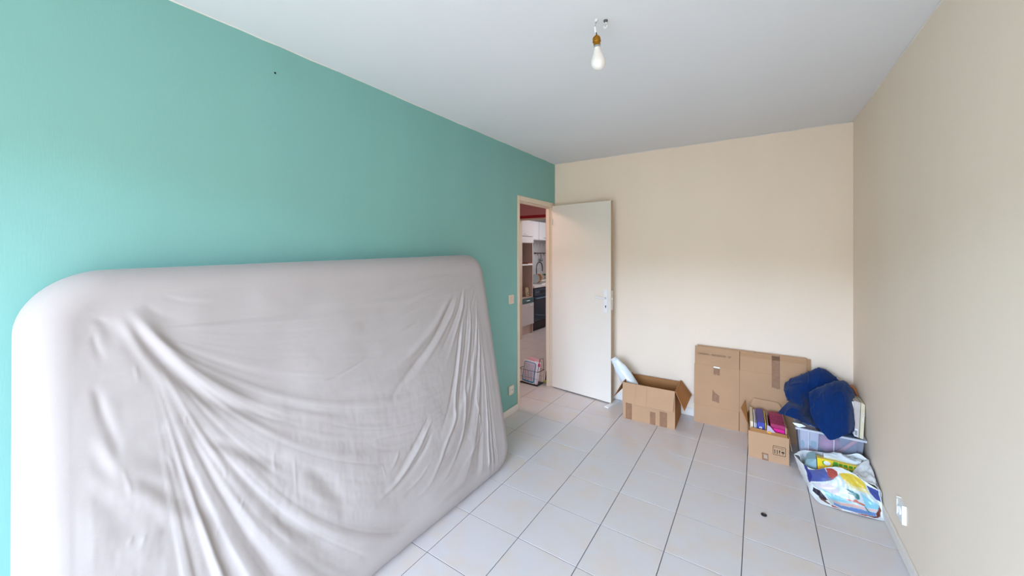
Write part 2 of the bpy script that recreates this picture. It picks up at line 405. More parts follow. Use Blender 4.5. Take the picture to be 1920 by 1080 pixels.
f = B().box(x1, y0, .572, x1+.02, y1, .662, bev=.002).out('drawer', PETROL, t); hdl(f, x1+.02, 1.93, 2.06, .62)
f = B().box(x1, y0, .172, x1+.02, y1, .566, bev=.002).out('door', LAM, t); hdl(f, x1+.02, 2.06, 2.19, .53)
B().box(x1-.05, y0, 0, x1-.035, y1, .165).out('plinth', CARC, t)
adopt(t, (-1.88, 1.97, 0))
t = thing('microwave', 'dark microwave inside the open niche of the tall cabinet', 'microwave')
B().box(-2.13, 1.74, 1.278, -1.72, 2.06, 1.56, bev=.006).out('body', mat('dark_steel', '3a3532', .35, metal=.5), t)
B().box(-1.721, 1.76, 1.30, -1.708, 1.98, 1.54, bev=.003).out('oven_door', BLACK, t)
B().box(-1.721, 1.985, 1.30, -1.71, 2.05, 1.54, bev=.002).out('control_panel', mat('bronze_panel', '6b5a45', .3), t)
adopt(t, (-1.9, 1.9, 1.278))
for i, (c, lb) in enumerate((('e8e2d8', 'white magazine lying under a red one on the cabinet shelf'), ('a8322c', 'red magazine on top of a white one on the cabinet shelf'))):
    z = 1.278+i*.011
    o = B().quad_ext([(-1.72, 2.075-.01*i, z), (-1.60, 2.08, z), (-1.585, 2.205, z), (-1.70, 2.2-.02*i, z)], (0, 0, .01)).out('magazine', mat('magazine_%d' % i, c, .5))
    tag(o, lb, 'magazine')
t = thing('coffee_bag', 'cream food bag with round green emblem on the cabinet niche floor', 'food bag')
G = [];
for k in range(7):
    v = k/6; w_ = .062*(1-.12*v); dd = .032*(1-v)**.5+.004
    G.append([(-1.66+dd*math.cos(a), 2.13+w_*math.sin(a)*(1+.05*math.sin(5*a+v*4)), .673+v*.17) for a in [2*math.pi*j/16 for j in range(16)]])
vs = [p for r in G for p in r]; fs = [(r*16+j, r*16+(j+1) % 16, r*16+16+(j+1) % 16, r*16+16+j) for r in range(6) for j in range(16)]+[tuple(range(15, -1, -1)), tuple(range(96, 112))]
mesh('bag_body', vs, fs, mat('kraft_cream', 'd5bf9a', .6, noise=.3, nscale=25), t, True)
B().lathe([(.026, 0), (.026, .003), (.0005, .003)], seg=20, M=Matrix.Translation((-1.63, 2.135, .735)) @ Matrix.Rotation(math.pi/2, 4, 'Y')).out('emblem', mat('emblem_green', '1e6a55', .5), t)
B().lathe([(.015, 0), (.015, .002), (.0005, .002)], seg=16, M=Matrix.Translation((-1.627, 2.135, .735)) @ Matrix.Rotation(math.pi/2, 4, 'Y')).out('emblem_centre', WHITEP, t)
adopt(t, (-1.66, 2.13, .673))
t = thing('food_tin', 'dark red tin at the left of the cabinet niche floor', 'tin')
B().lathe([(.07, 0), (.073, .003), (.073, .15), (.07, .155), (.07, .16), (.0005, .16)], c=(-1.75, 2.0, .673), seg=24).out('tin_body', mat('tin_red', '5e1218', .3), t, smooth=True)
B().lathe([(.075, 0), (.075, .02), (.065, .026), (.0005, .026)], c=(-1.75, 2.0, .834), seg=24).out('lid', mat('tin_lid', '3c0d12', .3), t, smooth=True)
adopt(t, (-1.75, 2.0, .673))

t = thing('dishwasher', 'dark blue dishwasher under the white worktop right of the tall cabinet', 'dishwasher')
B().box(-2.17, 2.262, .06, -1.60, 2.86, .822).out('body', mat('dark_body', '241a20', .5), t)
B().box(-1.60, 2.264, .195, -1.575, 2.858, .655, bev=.004).out('front_door', NAVY, t)
c_ = B().box(-1.60, 2.264, .662, -1.575, 2.858, .80, bev=.004).out('control_panel', mat('appliance_panel', '31465c', .25), t)
B().box(-1.575, 2.50, .70, -1.572, 2.66, .765).out('display', BLACK, c_)
for k in range(3):
    B().lathe([(.009, 0), (.008, .006), (.0005, .006)], seg=12, M=Matrix.Translation((-1.575, 2.33+.045*k, .735)) @ Matrix.Rotation(math.pi/2, 4, 'Y')).out('button', CHROME, c_)
B().tube([(-1.575, 2.30, .625), (-1.548, 2.31, .625), (-1.545, 2.56, .625), (-1.548, 2.81, .625), (-1.575, 2.82, .625)], .007, 8).out('handle', mat('blue_steel', '6f8fa8', .3, metal=.8), t, smooth=True)
B().box(-1.66, 2.262, 0, -1.645, 2.86, .06).box(-1.66, 2.262, .05, -1.645, 2.86, .19).out('plinth', mat('dark_plinth', '16222e', .5), t)
adopt(t, (-1.88, 2.56, 0))
t = thing('base_cabinet', 'dark base cabinet beyond the dishwasher', 'cabinet')
B().box(-2.17, 2.88, .16, -1.60, 3.98, .822).out('carcass', mat('dark_body', '241a20'), t)
for k in range(2):
    f = B().box(-1.60, 2.884+k*.55, .17, -1.58, 3.43+k*.55, .815, bev=.002).out('door', NAVY, t); hdl(f, -1.58, 3.1+k*.55, 3.23+k*.55, .76)
B().box(-1.66, 2.88, 0, -1.645, 3.98, .16).out('plinth', mat('red_plinth', '6a2a2a', .5), t)
adopt(t, (-1.88, 3.4, 0))
o = B().box(-2.2, 2.24, .824, -1.56, 3.99, .862, bev=.004).out('worktop', WTOP); tag(o, 'white kitchen worktop above the dark dishwasher', 'worktop')
# tiled splash back: diagonal white tiles on the left kitchen wall
wk = struct(B().box(-2.3, 1.68, 0, -2.2, 4.0, H).out('wall_kitchen_back', mat('tile_joint', 'b9c0c6', .8)))
wt = mat('white_wall_tile', 'dfe5ea', .2)
me = None
for i in range(0, 11):
    for j in range(0, 5):
        for q_ in range(2):
            s_ = .15; yy = 2.55+i*s_+q_*s_/2; zz = .95+j*s_+q_*s_/2
            if yy > 3.9 or zz > 1.68: continue
            if me is None:
                h_ = s_/2-.002
                bm = bmesh.new(); a = [bm.verts.new(v) for v in ((0, -h_, 0), (0, 0, -h_), (0, h_, 0), (0, 0, h_))]; c = [bm.verts.new((.005, v.co.y*.98, v.co.z*.98)) for v in a]
                bm.faces.new(c)
                for k in range(4): bm.faces.new((a[k], a[(k+1) % 4], c[(k+1) % 4], c[k]))
                me = bpy.data.meshes.new('wall_tile'); bm.to_mesh(me); me.materials.append(wt)
            o = bpy.data.objects.new('wall_tile', me); COL.objects.link(o); o.location = (-2.2, yy, zz); o.parent = wk
for k, (a, b_, lb) in enumerate(((2.24, 2.925, 'white wall cabinet next to the tall grey cabinet'), (2.93, 3.6, 'white wall cabinet second from the tall grey cabinet'))):
    t = thing('wall_cabinet', lb, 'cabinet')
    B().box(-2.19, a, 1.745, -1.87, b_, 2.12).out('carcass', WTOP, t)
    f = B().box(-1.87, a+.003, 1.75, -1.85, b_-.003, 2.115, bev=.002).out('door', mat('white_laminate', 'eceef2', .35), t); hdl(f, -1.85, a+.2, a+.34, 1.79)
    adopt(t, (-2.03, (a+b_)/2, 1.745))
t = thing('utensil_rail', 'dark metal rail with hooks on the white tiled kitchen wall', 'rail')
B().tube([(-2.165, 3.30, 1.47), (-2.165, 3.95, 1.47)], .008, 8).box(-2.19, 3.33, 1.455, -2.165, 3.36, 1.485).out('rail_bar', BLACK, t)
for k in range(3):
    yy = 3.4+.14*k
    B().tube([(-2.165, yy, 1.48), (-2.15, yy, 1.475), (-2.15, yy, 1.43), (-2.14, yy, 1.42)], .004, 6).out('hook', BLACK, t)
adopt(t, (-2.18, 3.6, 1.47))
t = thing('ladle', 'grey ladle hanging from the dark kitchen rail', 'ladle')
B().tube([(-2.14, 3.54, 1.43), (-2.14, 3.54, 1.34)], .006, 8).out('handle', BLACK, t)
B().lathe([(.004, .05), (.03, .045), (.045, .02), (.042, 0), (.025, -.015), (.0005, -.018)], c=(-2.14, 3.54, 1.30), seg=16).out('bowl', mat('grey_metal', '8f979d', .3, metal=.7), t, smooth=True)
adopt(t, (-2.14, 3.54, 1.3))
t = thing('faucet', 'tall curved chrome kitchen faucet above the worktop', 'faucet')
fx, fy = -2.02, 3.12
B().lathe([(.028, 0), (.028, .02), (.018, .03), (.016, .12)], c=(fx, fy, .862), seg=16).out('tap_base', CHROME, t, smooth=True)
B().tube([(fx, fy, .97)]+[(fx, fy+.13-.13*math.cos(a), 1.15+.13*math.sin(a)) for a in [k*math.pi/10 for k in range(11)]]+[(fx, fy+.26, 1.08)], .012, 10).out('spout', mat('gunmetal', '59626b', .25, metal=.9), t, smooth=True)
adopt(t, (fx, fy, .862))
t = thing('potted_plant', 'small green houseplant beside the kitchen faucet', 'plant')
px_, py_ = -1.80, 3.32
B().lathe([(.05, 0), (.07, .1), (.065, .1), (.0005, .09)], c=(px_, py_, .862), seg=18).out('pot', mat('pot_glaze', '86604a', .5), t, smooth=True)
rr = random.Random(5); vs = []; fs = []
for k in range(46):
    a = rr.uniform(0, 6.28); el = rr.uniform(.25, 1.3); L = rr.uniform(.09, .22); base = Vector((px_+rr.uniform(-.02, .02), py_+rr.uniform(-.02, .02), .955))
    d_ = Vector((math.cos(a)*math.cos(el), math.sin(a)*math.cos(el), math.sin(el))); s2 = d_.cross(Vector((0, 0, 1))).normalized()*.012
    q0 = base+d_*L*.5+Vector((0, 0, .02)); q1 = base+d_*L-Vector((0, 0, .03*math.cos(el)))
    n0 = len(vs); vs += [base-s2*.3, base+s2*.3, q0+s2, q1, q0-s2]; fs.append((n0, n0+1, n0+2, n0+3, n0+4))
o = mesh('leaves', vs, fs, mat('leaf_green', '3f6b45', .5), t); o['kind'] = 'stuff'
adopt(t, (px_, py_, .862))
t = thing('dish_rack', 'wire dish rack with a bowl and plates on the worktop', 'dish rack')
b = B()
for z in (.87, .94):
    b.tube([(-1.95, 2.62, z), (-1.62, 2.62, z), (-1.62, 2.98, z), (-1.95, 2.98, z)], .004, 6, cyc=True)
for k in range(8): b.tube([(-1.95, 2.64+.045*k, .94), (-1.95, 2.64+.045*k, .87), (-1.62, 2.64+.045*k, .87), (-1.62, 2.64+.045*k, .94)], .0025, 5)
b.out('wire_frame', CHROME, t)
adopt(t, (-1.79, 2.8, .862))
for k, (c1, lb) in enumerate((('c9d6da', 'pale plate nearest in the dish rack'), ('d08c5a', 'orange plate in the middle of the dish rack'), ('dfe6df', 'pale plate farthest in the dish rack'))):
    M = Matrix.Translation((-1.79, 2.70+.09*k, .965)) @ Matrix.Rotation(R(80), 4, 'X')
    o = B().lathe([(.0005, 0), (.06, 0), (.09, .012), (.092, .016), (.06, .006), (.0005, .005)], seg=24, M=M).out('plate', mat('plate_%d' % k, c1, .2), smooth=True); tag(o, lb, 'plate')
t = thing('dish_soap_bottle', 'green soap bottle on the worktop by the tall cabinet', 'bottle')
B().lathe([(.0005, 0), (.03, 0), (.032, .01), (.032, .13), (.02, .16), (.012, .17), (.012, .18), (.0005, .18)], c=(-1.86, 2.52, .862), seg=18).out('bottle_body', mat('soap_green', '7fae8a', .25), t, smooth=True)
B().lathe([(.014, 0), (.014, .03), (.006, .04), (.0005, .04)], c=(-1.86, 2.52, 1.042), seg=14).out('cap', WHITEP, t, smooth=True)
adopt(t, (-1.86, 2.52, .862))

# magazine rack with papers just past the doorway
RM = Matrix.Translation((-.25, -.085, 0)) @ Matrix.Rotation(R(-4), 4, 'Z')
def T(*p): return RM @ Vector(p)
t = thing('wire_magazine_rack', 'dark wire rack holding papers on the floor just beyond the doorway', 'rack')
WIRE = mat('dark_wire', '3c3638', .4, metal=.5)
b = B(); b.box(-.13, -.06, 0, .11, .07, .012, bev=.003, M=RM); b.out('rack_base', WIRE, t)
b = B()
for y in (-.06, .07): b.tube([T(-.13, y, .006), T(-.14, y, .16), T(.12, y, .16), T(.11, y, .006)], .0026, 6)
for y in (-.06, .07):
    for k in range(1, 6): b.tube([T(-.13+.04*k, y, .006), T(-.14+.0433*k, y, .16)], .0012, 5)
    b.tube([T(-.135, y, .08), T(.115, y, .08)], .0012, 5)
for x, x2 in ((-.13, -.14), (.11, .12)):
    for k in range(0, 4): b.tube([T(x, -.06+.043*k, .006), T(x2, -.06+.043*k, .16)], .0012, 5)
    b.tube([T(x2, -.06, .16), T(x2, .07, .16)], .0035, 6)
b.out('wire_basket', WIRE, t)
b = B(); b.tube([T(.118, .07, .16), T(.122, .05, .29), T(.122, -.02, .30), T(.118, -.06, .16)], .003, 6); b.out('rack_handle', WIRE, t)
adopt(t, (-.25, -.085, 0))
PAPER = mat('paper', 'e9e4ea', .7); LILAC = mat('lilac_page', 'c9c0cf', .7); CYAN = mat('blue_border', '2a8fb8', .5); PINKP = mat('pink_paper', 'e8a8b4', .7); HOT = mat('hot_pink', 'e85f90', .6)
def sheet_card(name, label, cat, x0, x1, z1, y, tilt, m, th=.004, roll=0):
    t = thing(name, label, cat)
    M = RM @ Matrix.Translation(((x0+x1)/2, y, .012)) @ Matrix.Rotation(R(tilt), 4, 'X') @ Matrix.Rotation(R(roll), 4, 'Y')
    w2 = (x1-x0)/2
    B().box(-w2, 0, 0, w2, th, z1, bev=.001, M=M).out('sheets', m, t)
    return t, M, w2
t, M, w2 = sheet_card('poster_card', 'white wipe-clean card with blue rounded border and handwriting in the wire rack', 'card', -.115, .06, .25, -.045, -9, PAPER, roll=3)
def rrect(cx, cz, a, b_, r):
    return [(cx+sx*(a-r)+r*math.cos(t0+k*math.pi/8), cz+sz*(b_-r)+r*math.sin(t0+k*math.pi/8)) for sx, sz, t0 in ((1, 1, 0), (-1, 1, math.pi/2), (-1, -1, math.pi), (1, -1, 1.5*math.pi)) for k in range(5)]
B().quad_ext([M @ Vector((x, -.0006, z)) for x, z in rrect(0, .122, w2-.006, .112, .022)], M.to_3x3() @ Vector((0, -.0015, 0))).out('border', CYAN, t)
B().quad_ext([M @ Vector((x, -.0022, z)) for x, z in rrect(0, .126, w2-.016, .10, .016)], M.to_3x3() @ Vector((0, -.0015, 0))).out('page', LILAC, t)
b = B(); r9 = random.Random(8)
for col in range(5):
    for k in range(15):
        x = -.052+.024*col+r9.uniform(-.003, .003); z = .04+.0115*k
        if r9.random() < .25: continue
        b.box(x-.004, -.0050, z, x+r9.uniform(.001, .007), -.0037, z+r9.uniform(.002, .006), M=M)
o = b.out('handwriting', mat('ink_grey', '7a7690', .8), t); o['kind'] = 'stuff'
adopt(t, (-.28, -.12, .012))
t, M, w2 = sheet_card('paper_sheaf', 'pale pink sheaf of papers behind the white card in the wire rack', 'papers', -.07, .085, .275, -.02, -7, PINKP, .012, roll=4); adopt(t, (-.24, -.1, .012))
t, M, w2 = sheet_card('paper_sheaf', 'white papers standing right of the card in the wire rack', 'papers', .02, .10, .25, -.038, -8, PAPER, .006, roll=5)
B().box(w2-.03, -.002, .20, w2, .0005, .235, M=M).out('sticker', HOT, t); adopt(t, (-.19, -.11, .012))
t = thing('shopping_bag', 'small dark red bag on the floor behind the door jamb', 'bag')
B().prism([(-.14, .02, .002), (-.075, .02, .002), (-.08, .03, .14), (-.13, .03, .13)], [(-.15, .09, .002), (-.075, .09, .002), (-.085, .07, .13), (-.125, .07, .12)]).out('bag_body', mat('maroon', '4a1822', .7, noise=.4, nscale=30), t)
B().prism([(-.145, .0, .002), (-.08, .0, .002), (-.08, .015, .03), (-.14, .015, .028)], [(-.145, .019, .002), (-.08, .019, .002), (-.08, .019, .03), (-.14, .019, .028)]).out('bag_bottom', mat('lime', 'a3a431', .6), t)
adopt(t, (-.11, .04, .002))

# ------------------------------------------------------------ mattress in a loose white cover
WR = [
 (24,26,[(0.061,0.964),(0.073,0.943),(0.088,0.905),(0.108,0.854),(0.131,0.804),(0.157,0.757),(0.185,0.711),(0.224,0.662),(0.263,0.621)]),
 (-20,22,[(0.062,0.951),(0.073,0.918),(0.084,0.88),(0.104,0.826),(0.128,0.771),(0.154,0.724),(0.182,0.68),(0.212,0.641),(0.262,0.597),(0.291,0.577)]),
 (-12,18,[(0.073,0.953),(0.091,0.908),(0.113,0.869),(0.138,0.815),(0.165,0.764),(0.204,0.706),(0.247,0.652),(0.263,0.634),(0.3,0.604)]),
 (-8,18,[(0.044,0.954),(0.052,0.916),(0.061,0.889),(0.072,0.852),(0.089,0.796),(0.105,0.752),(0.12,0.706)]),
 (9,18,[(0.052,0.956),(0.065,0.91),(0.081,0.849),(0.1,0.792),(0.121,0.738),(0.144,0.688)]),
 (-7,14,[(0.029,0.959),(0.032,0.944),(0.041,0.924),(0.049,0.883),(0.054,0.845)]),
 (-5,8,[(0.028,0.915),(0.029,0.888),(0.035,0.851),(0.039,0.82)]),
 (-8,12,[(0.024,0.803),(0.027,0.784),(0.031,0.76),(0.035,0.727),(0.044,0.672),(0.05,0.623),(0.058,0.575),(0.063,0.527)]),
  (4,26,[(0.04,0.773),(0.043,0.726),(0.046,0.662),(0.054,0.609),(0.069,0.567),(0.092,0.527)]),
 (-11,26,[(0.05,0.609),(0.063,0.563),(0.084,0.533),(0.107,0.489),(0.13,0.446),(0.155,0.406),(0.182,0.354),(0.2,0.302),(0.23,0.247)]),
 (10,30,[(0.058,0.57),(0.077,0.524),(0.099,0.484),(0.122,0.438),(0.146,0.395),(0.163,0.349),(0.18,0.295)]),
 (-10,24,[(0.023,0.67),(0.032,0.621),(0.043,0.575),(0.063,0.524),(0.082,0.477),(0.096,0.428),(0.112,0.364)]),
 (10,24,[(0.023,0.7),(0.037,0.65),(0.047,0.605),(0.055,0.572),(0.074,0.518),(0.094,0.467),(0.112,0.417)]),
 (9,28,[(0.018,0.625),(0.037,0.574),(0.057,0.52),(0.076,0.468),(0.09,0.413),(0.097,0.373)]),
 (-7,26,[(0.021,0.581),(0.037,0.534),(0.052,0.492),(0.062,0.447),(0.073,0.399)]),
 (-12,22,[(0.157,0.598),(0.189,0.559),(0.219,0.515),(0.256,0.472),(0.28,0.453),(0.309,0.417)]),
 (9,26,[(0.153,0.578),(0.184,0.535),(0.218,0.488),(0.25,0.447)]),
 (7,30,[(0.102,0.671),(0.126,0.639),(0.152,0.608)]),
 (-7,30,[(0.078,0.619),(0.1,0.574),(0.124,0.54),(0.157,0.465),(0.194,0.403)]),
 (-12,28,[(0.32,0.41),(0.344,0.373),(0.367,0.319),(0.389,0.261),(0.418,0.204)]),
 (8,30,[(0.302,0.383),(0.327,0.334),(0.358,0.27),(0.398,0.2)]),
 (-12,24,[(0.258,0.351),(0.274,0.294),(0.3,0.245),(0.33,0.203),(0.369,0.153)]),
 (8,26,[(0.254,0.312),(0.275,0.253),(0.308,0.204),(0.35,0.154)]),
 (14,24,[(0.854,0.905),(0.799,0.817),(0.736,0.733),(0.664,0.668),(0.607,0.624),(0.547,0.597),(0.479,0.59),(0.406,0.589),(0.342,0.596),(0.3,0.596)]),
 (-13,14,[(0.858,0.883),(0.811,0.802),(0.745,0.706),(0.695,0.647),(0.628,0.588),(0.579,0.542),(0.546,0.499),(0.519,0.483),(0.469,0.474)]),
 (10,14,[(0.868,0.875),(0.829,0.785),(0.77,0.7),(0.711,0.63),(0.653,0.573),(0.605,0.52),(0.571,0.467)]),
 (-8,24,[(0.724,0.687),(0.65,0.637),(0.576,0.608),(0.504,0.599),(0.442,0.605),(0.381,0.613)]),
 (-9,10,[(0.899,0.907),(0.865,0.806),(0.81,0.703),(0.753,0.623),(0.708,0.559)]),
 (10,10,[(0.902,0.9),(0.88,0.804),(0.829,0.685),(0.782,0.595),(0.737,0.506)]),
 (-11,9,[(0.914,0.892),(0.889,0.788),(0.85,0.68),(0.816,0.571),(0.784,0.469),(0.751,0.373),(0.709,0.296),(0.672,0.233),(0.641,0.2)]),
 (13,10,[(0.907,0.864),(0.874,0.743),(0.842,0.629),(0.81,0.509),(0.78,0.396),(0.768,0.316),(0.727,0.251),(0.689,0.184),(0.648,0.126),(0.598,0.101),(0.541,0.093),(0.476,0.103)]),
 (-10,9,[(0.919,0.855),(0.896,0.738),(0.858,0.59),(0.822,0.472),(0.795,0.358),(0.771,0.291),(0.723,0.219),(0.679,0.152),(0.626,0.126)]),
 (12,9,[(0.925,0.869),(0.912,0.735),(0.876,0.585),(0.842,0.464),(0.82,0.345),(0.798,0.245),(0.752,0.154),(0.695,0.102),(0.631,0.076),(0.556,0.066)]),
 (-8,8,[(0.925,0.818),(0.912,0.679),(0.886,0.548),(0.862,0.423),(0.826,0.286),(0.791,0.195),(0.72,0.112)]),
 (8,9,[(0.913,0.45),(0.88,0.349),(0.886,0.196),(0.83,0.134),(0.774,0.087),(0.719,0.057)]),
 (-6,9,[(0.926,0.675),(0.899,0.51),(0.871,0.387),(0.837,0.268),(0.796,0.186)]),
 (12,12,[(0.684,0.372),(0.637,0.304),(0.591,0.254),(0.554,0.219),(0.513,0.196),(0.467,0.181),(0.416,0.176)]),
 (-10,12,[(0.684,0.327),(0.638,0.266),(0.592,0.222),(0.547,0.194),(0.503,0.18),(0.452,0.176)]),
 (-8,12,[(0.669,0.386),(0.623,0.318),(0.573,0.266),(0.528,0.218),(0.491,0.189)]),
 (6,9,[(0.555,0.313),(0.533,0.273),(0.502,0.256)]),
 (6,10,[(0.652,0.203),(0.611,0.168),(0.566,0.151),(0.521,0.148)]),
 (-5,10,[(0.857,0.974),(0.741,0.967),(0.615,0.94),(0.516,0.927),(0.422,0.922)]),
 (4,12,[(0.862,0.96),(0.739,0.948),(0.623,0.921),(0.523,0.905)]),
 (-5,10,[(0.827,0.921),(0.714,0.893),(0.617,0.864),(0.534,0.839)]),
 (5,11,[(0.811,0.902),(0.712,0.875),(0.62,0.84),(0.541,0.816)]),
 (-5,11,[(0.733,0.853),(0.66,0.822),(0.576,0.798),(0.511,0.775)]),
 (-5,11,[(0.688,0.774),(0.62,0.749),(0.56,0.731)]),
 (-4,12,[(0.103,0.989),(0.129,0.969),(0.16,0.957),(0.201,0.95)]),
 (4,12,[(0.115,0.988),(0.144,0.971),(0.18,0.962),(0.224,0.957)]),
 (-4,14,[(0.081,0.971),(0.103,0.938),(0.124,0.918),(0.149,0.892)]),
 (-6,6,[(0.377,0.653),(0.41,0.651),(0.446,0.66),(0.486,0.676),(0.505,0.7)]),
 (3,4,[(0.132,0.671),(0.133,0.632)]),
 (3,4,[(0.105,0.595),(0.113,0.56),(0.117,0.514)]),
 (3,4,[(0.138,0.545),(0.141,0.502)]),
 (3,4,[(0.182,0.515),(0.187,0.461)]),
 (3,4,[(0.21,0.407),(0.201,0.374)]),
 (3,4,[(0.173,0.372),(0.162,0.328)]),
 (3,4,[(0.301,0.458),(0.299,0.355),(0.298,0.303)]),
 (3,4,[(0.264,0.493),(0.264,0.419)]),
 (3,4,[(0.498,0.301),(0.507,0.228)]),
 (3,4,[(0.054,0.595),(0.062,0.539),(0.062,0.505)]),
 (3,4,[(0.072,0.824),(0.077,0.767)]),
 (3,4,[(0.063,0.438),(0.058,0.416)]),
 (3,4,[(0.077,0.428),(0.073,0.405)]),
]

BF = np.array([.47, -1.54, 0.]); BN = np.array([.46, -3.69, 0.]); TF = np.array([.19, -1.54, 1.50]); TN = np.array([.19, -3.67, 1.46])
LS, LT, TH = 2.15, 1.52, .185
def mattress():
    ns, ntt, nk = 440, 320, 16
    er = TH/2-.001; Rc = .11; Rn = .16
    # outline grid on the front, then wrap with a rounded rim to the back
    u = np.linspace(0, 1, ns); v = np.linspace(0, 1, ntt)
    U, V = np.meshgrid(u, v)
    def corners(s, t, ins):
        lo, hs, ht = ins, LS-ins, LT-ins
        for (cs, ct, r) in ((0, 1, .185-ins), (1, 1, .15-ins), (1, 0, .16-ins), (0, 0, .15-ins)):
            ds = (s-lo-r if cs == 0 else hs-r-s); dt = (t-lo-r if ct == 0 else ht-r-t)
            a = np.clip(-ds, 0, None)/r; c = np.clip(-dt, 0, None)/r
            inn = (a > 0) & (c > 0)
            m = np.maximum(a, c); h = np.sqrt(a*a+c*c)+1e-9; k = m/h
            s = np.where(inn, (lo+r-a*k*r) if cs == 0 else (hs-r+a*k*r), s); t = np.where(inn, (lo+r-c*k*r) if ct == 0 else (ht-r+c*k*r), t)
        return s, t
    # displacement (metres, outwards)
    s = U*LS; t = V*LT; D = np.zeros_like(s)
    for amp, wd, pts in WR:
        P = np.array(pts)*(LS, LT); w_ = wd/1000*1.15
        x0, y0 = P.min(0)-4*w_; x1, y1 = P.max(0)+4*w_
        i0, i1 = np.searchsorted(v*LT, [y0, y1]); j0, j1 = np.searchsorted(u*LS, [x0, x1])
        if i1 <= i0 or j1 <= j0: continue
        ss = s[i0:i1, j0:j1]; tt = t[i0:i1, j0:j1]; best = np.full(ss.shape, 9.); par = np.zeros_like(ss)
        # resample smoothly
        F = cat_up([P.tolist()]*2, 4)[0] if len(P) > 2 else P
        seg = np.hypot(*np.diff(F, axis=0).T); cum = np.concatenate([[0], np.cumsum(seg)]); tot = cum[-1]
        for k in range(len(F)-1):
            a = F[k]; d_ = F[k+1]-a; L2 = d_@d_+1e-12
            q = np.clip(((ss-a[0])*d_[0]+(tt-a[1])*d_[1])/L2, 0, 1)
            dist = np.hypot(ss-a[0]-q*d_[0], tt-a[1]-q*d_[1]); m = dist < best
            best = np.where(m, dist, best); par = np.where(m, (cum[k]+q*seg[k])/tot, par)
        fade = np.clip(par/.22, 0, 1)*np.clip((1-par)/(.32 if wd > 17 else .55), 0, 1); fade = fade*fade*(3-2*fade)
        D[i0:i1, j0:j1] += amp/1000*(.8 if abs(amp) > 18 else .5 if wd > 17 else .55)*np.exp(-(best/(w_*(.65+.75*par)))**2)*fade
    # folds follow the family of swags hung between the two top corners
    def vnoise(x, y, seed):
        g = np.random.RandomState(seed).rand(64, 64)-.5; x0 = np.floor(x).astype(int); y0 = np.floor(y).astype(int); fx = x-x0; fy = y-y0
        fx = fx*fx*(3-2*fx); fy = fy*fy*(3-2*fy); x0 %= 63; y0 %= 63
        return (g[y0, x0]*(1-fx)+g[y0, x0+1]*fx)*(1-fy)+(g[y0+1, x0]*(1-fx)+g[y0+1, x0+1]*fx)*fy
    sl, sr, tp = .17, 2.09, 1.38
    shp = np.clip(1-np.exp(-(s-sl)/.62), .02, 1)*np.clip(1-np.exp(-(sr-s)/.22), .02, 1)
    phi = np.clip((tp-t)/shp, 0, 9); ph = np.log1p(phi*2.2)*9
    env = np.clip(shp/.22, 0, 1)*np.clip((phi-.45)/.5, .22, 1)*np.clip((s-sl-.02)/.16, 0, 1)*np.clip((sr-s)/.06, 0, 1)
    f1 = vnoise(ph, s*1.6+3, 71); f2 = vnoise(ph*2.1+7, s*2.6+9, 72); f3 = vnoise(ph*4.3+2, s*4+1, 73)
    crease = np.exp(-(f2/.05)**2)
    D += env*(.018*f1+.0075*f2+.0018*f3-.0008*crease)
    # broad sag: the cover hangs full in the lower middle, pulled tight at the top corners
    D += .016*np.exp(-((s-1.15)/.75)**2-((t-.5)/.42)**2)-.006*np.exp(-((s-1.2)/.6)**2-((t-1.15)/.25)**2)
    # fine crinkle, vertical in the lower half
    cr = noise2(s.shape, 3, [(24, 90), (48, 180)])*.0013*np.exp(-((t-.55)/.45)**2)+noise2(s.shape, 9, [(60, 60), (120, 120)])*.0005
    D += cr+noise2(s.shape, 12, [(5, 7), (10, 14), (20, 26)])*.009
    edge = np.minimum.reduce([s, LS-s, t, LT-t]); D *= np.clip(edge/.05, .25, 1)
    def place(s_, t_):
        a = (s_/LS)[..., None]; c = (t_/LT)[..., None]
        return (1-c)*((1-a)*BN+a*BF)+c*((1-a)*TN+a*TF)
    nrm = np.cross(BF-BN, TN-BN); nrm /= np.linalg.norm(nrm)
    if nrm[0] < 0: nrm = -nrm
    rim = er
    # front grid shrinks in by rim so that the rounded edge reaches the outline
    Sf, Tf = corners(rim+U*(LS-2*rim), rim+V*(LT-2*rim), rim)
    pf = place(Sf, Tf)+nrm*D[..., None]
    verts = [pf.reshape(-1, 3)]; faces = []
    idx = np.arange(ntt*ns).reshape(ntt, ns)
    a = idx[:-1, :-1].ravel(); b_ = idx[:-1, 1:].ravel(); c = idx[1:, 1:].ravel(); d_ = idx[1:, :-1].ravel()
    Fq = [np.stack([a, b_, c, d_], 1)]
    # loop of boundary points
    loop = [(0, j) for j in range(ns)]+[(i, ns-1) for i in range(1, ntt)]+[(ntt-1, j) for j in range(ns-2, -1, -1)]+[(i, 0) for i in range(ntt-2, 0, -1)]
    I = np.array(loop); li = idx[I[:, 0], I[:, 1]]; n = len(li)
    su = Sf[I[:, 0], I[:, 1]]; tu = Tf[I[:, 0], I[:, 1]]; Dl = D[I[:, 0], I[:, 1]]
    ts = np.roll(su, -3)-np.roll(su, 3); tt2 = np.roll(tu, -3)-np.roll(tu, 3); ln = np.hypot(ts, tt2); ou = tt2/ln; ov = -ts/ln
    prev = li; base = ntt*ns; wave = noise2((2, n), 5, [(1, 90)])[0]*.004
    for k in range(1, nk+1):
        ang = math.pi*k/nk; o_ = math.sin(ang)*rim; dep = (1-math.cos(ang))/2*TH
        ps = place(su+ou*o_, tu+ov*o_)
        ps = ps-nrm*dep+nrm*(Dl*(1-k/nk))[:, None]+nrm*(wave*math.sin(ang))[:, None]
        verts.append(ps); cur = base+np.arange(n); base += n
        Fq.append(np.stack([prev, cur, np.roll(cur, -1), np.roll(prev, -1)], 1)); prev = cur
    verts = np.concatenate(verts)
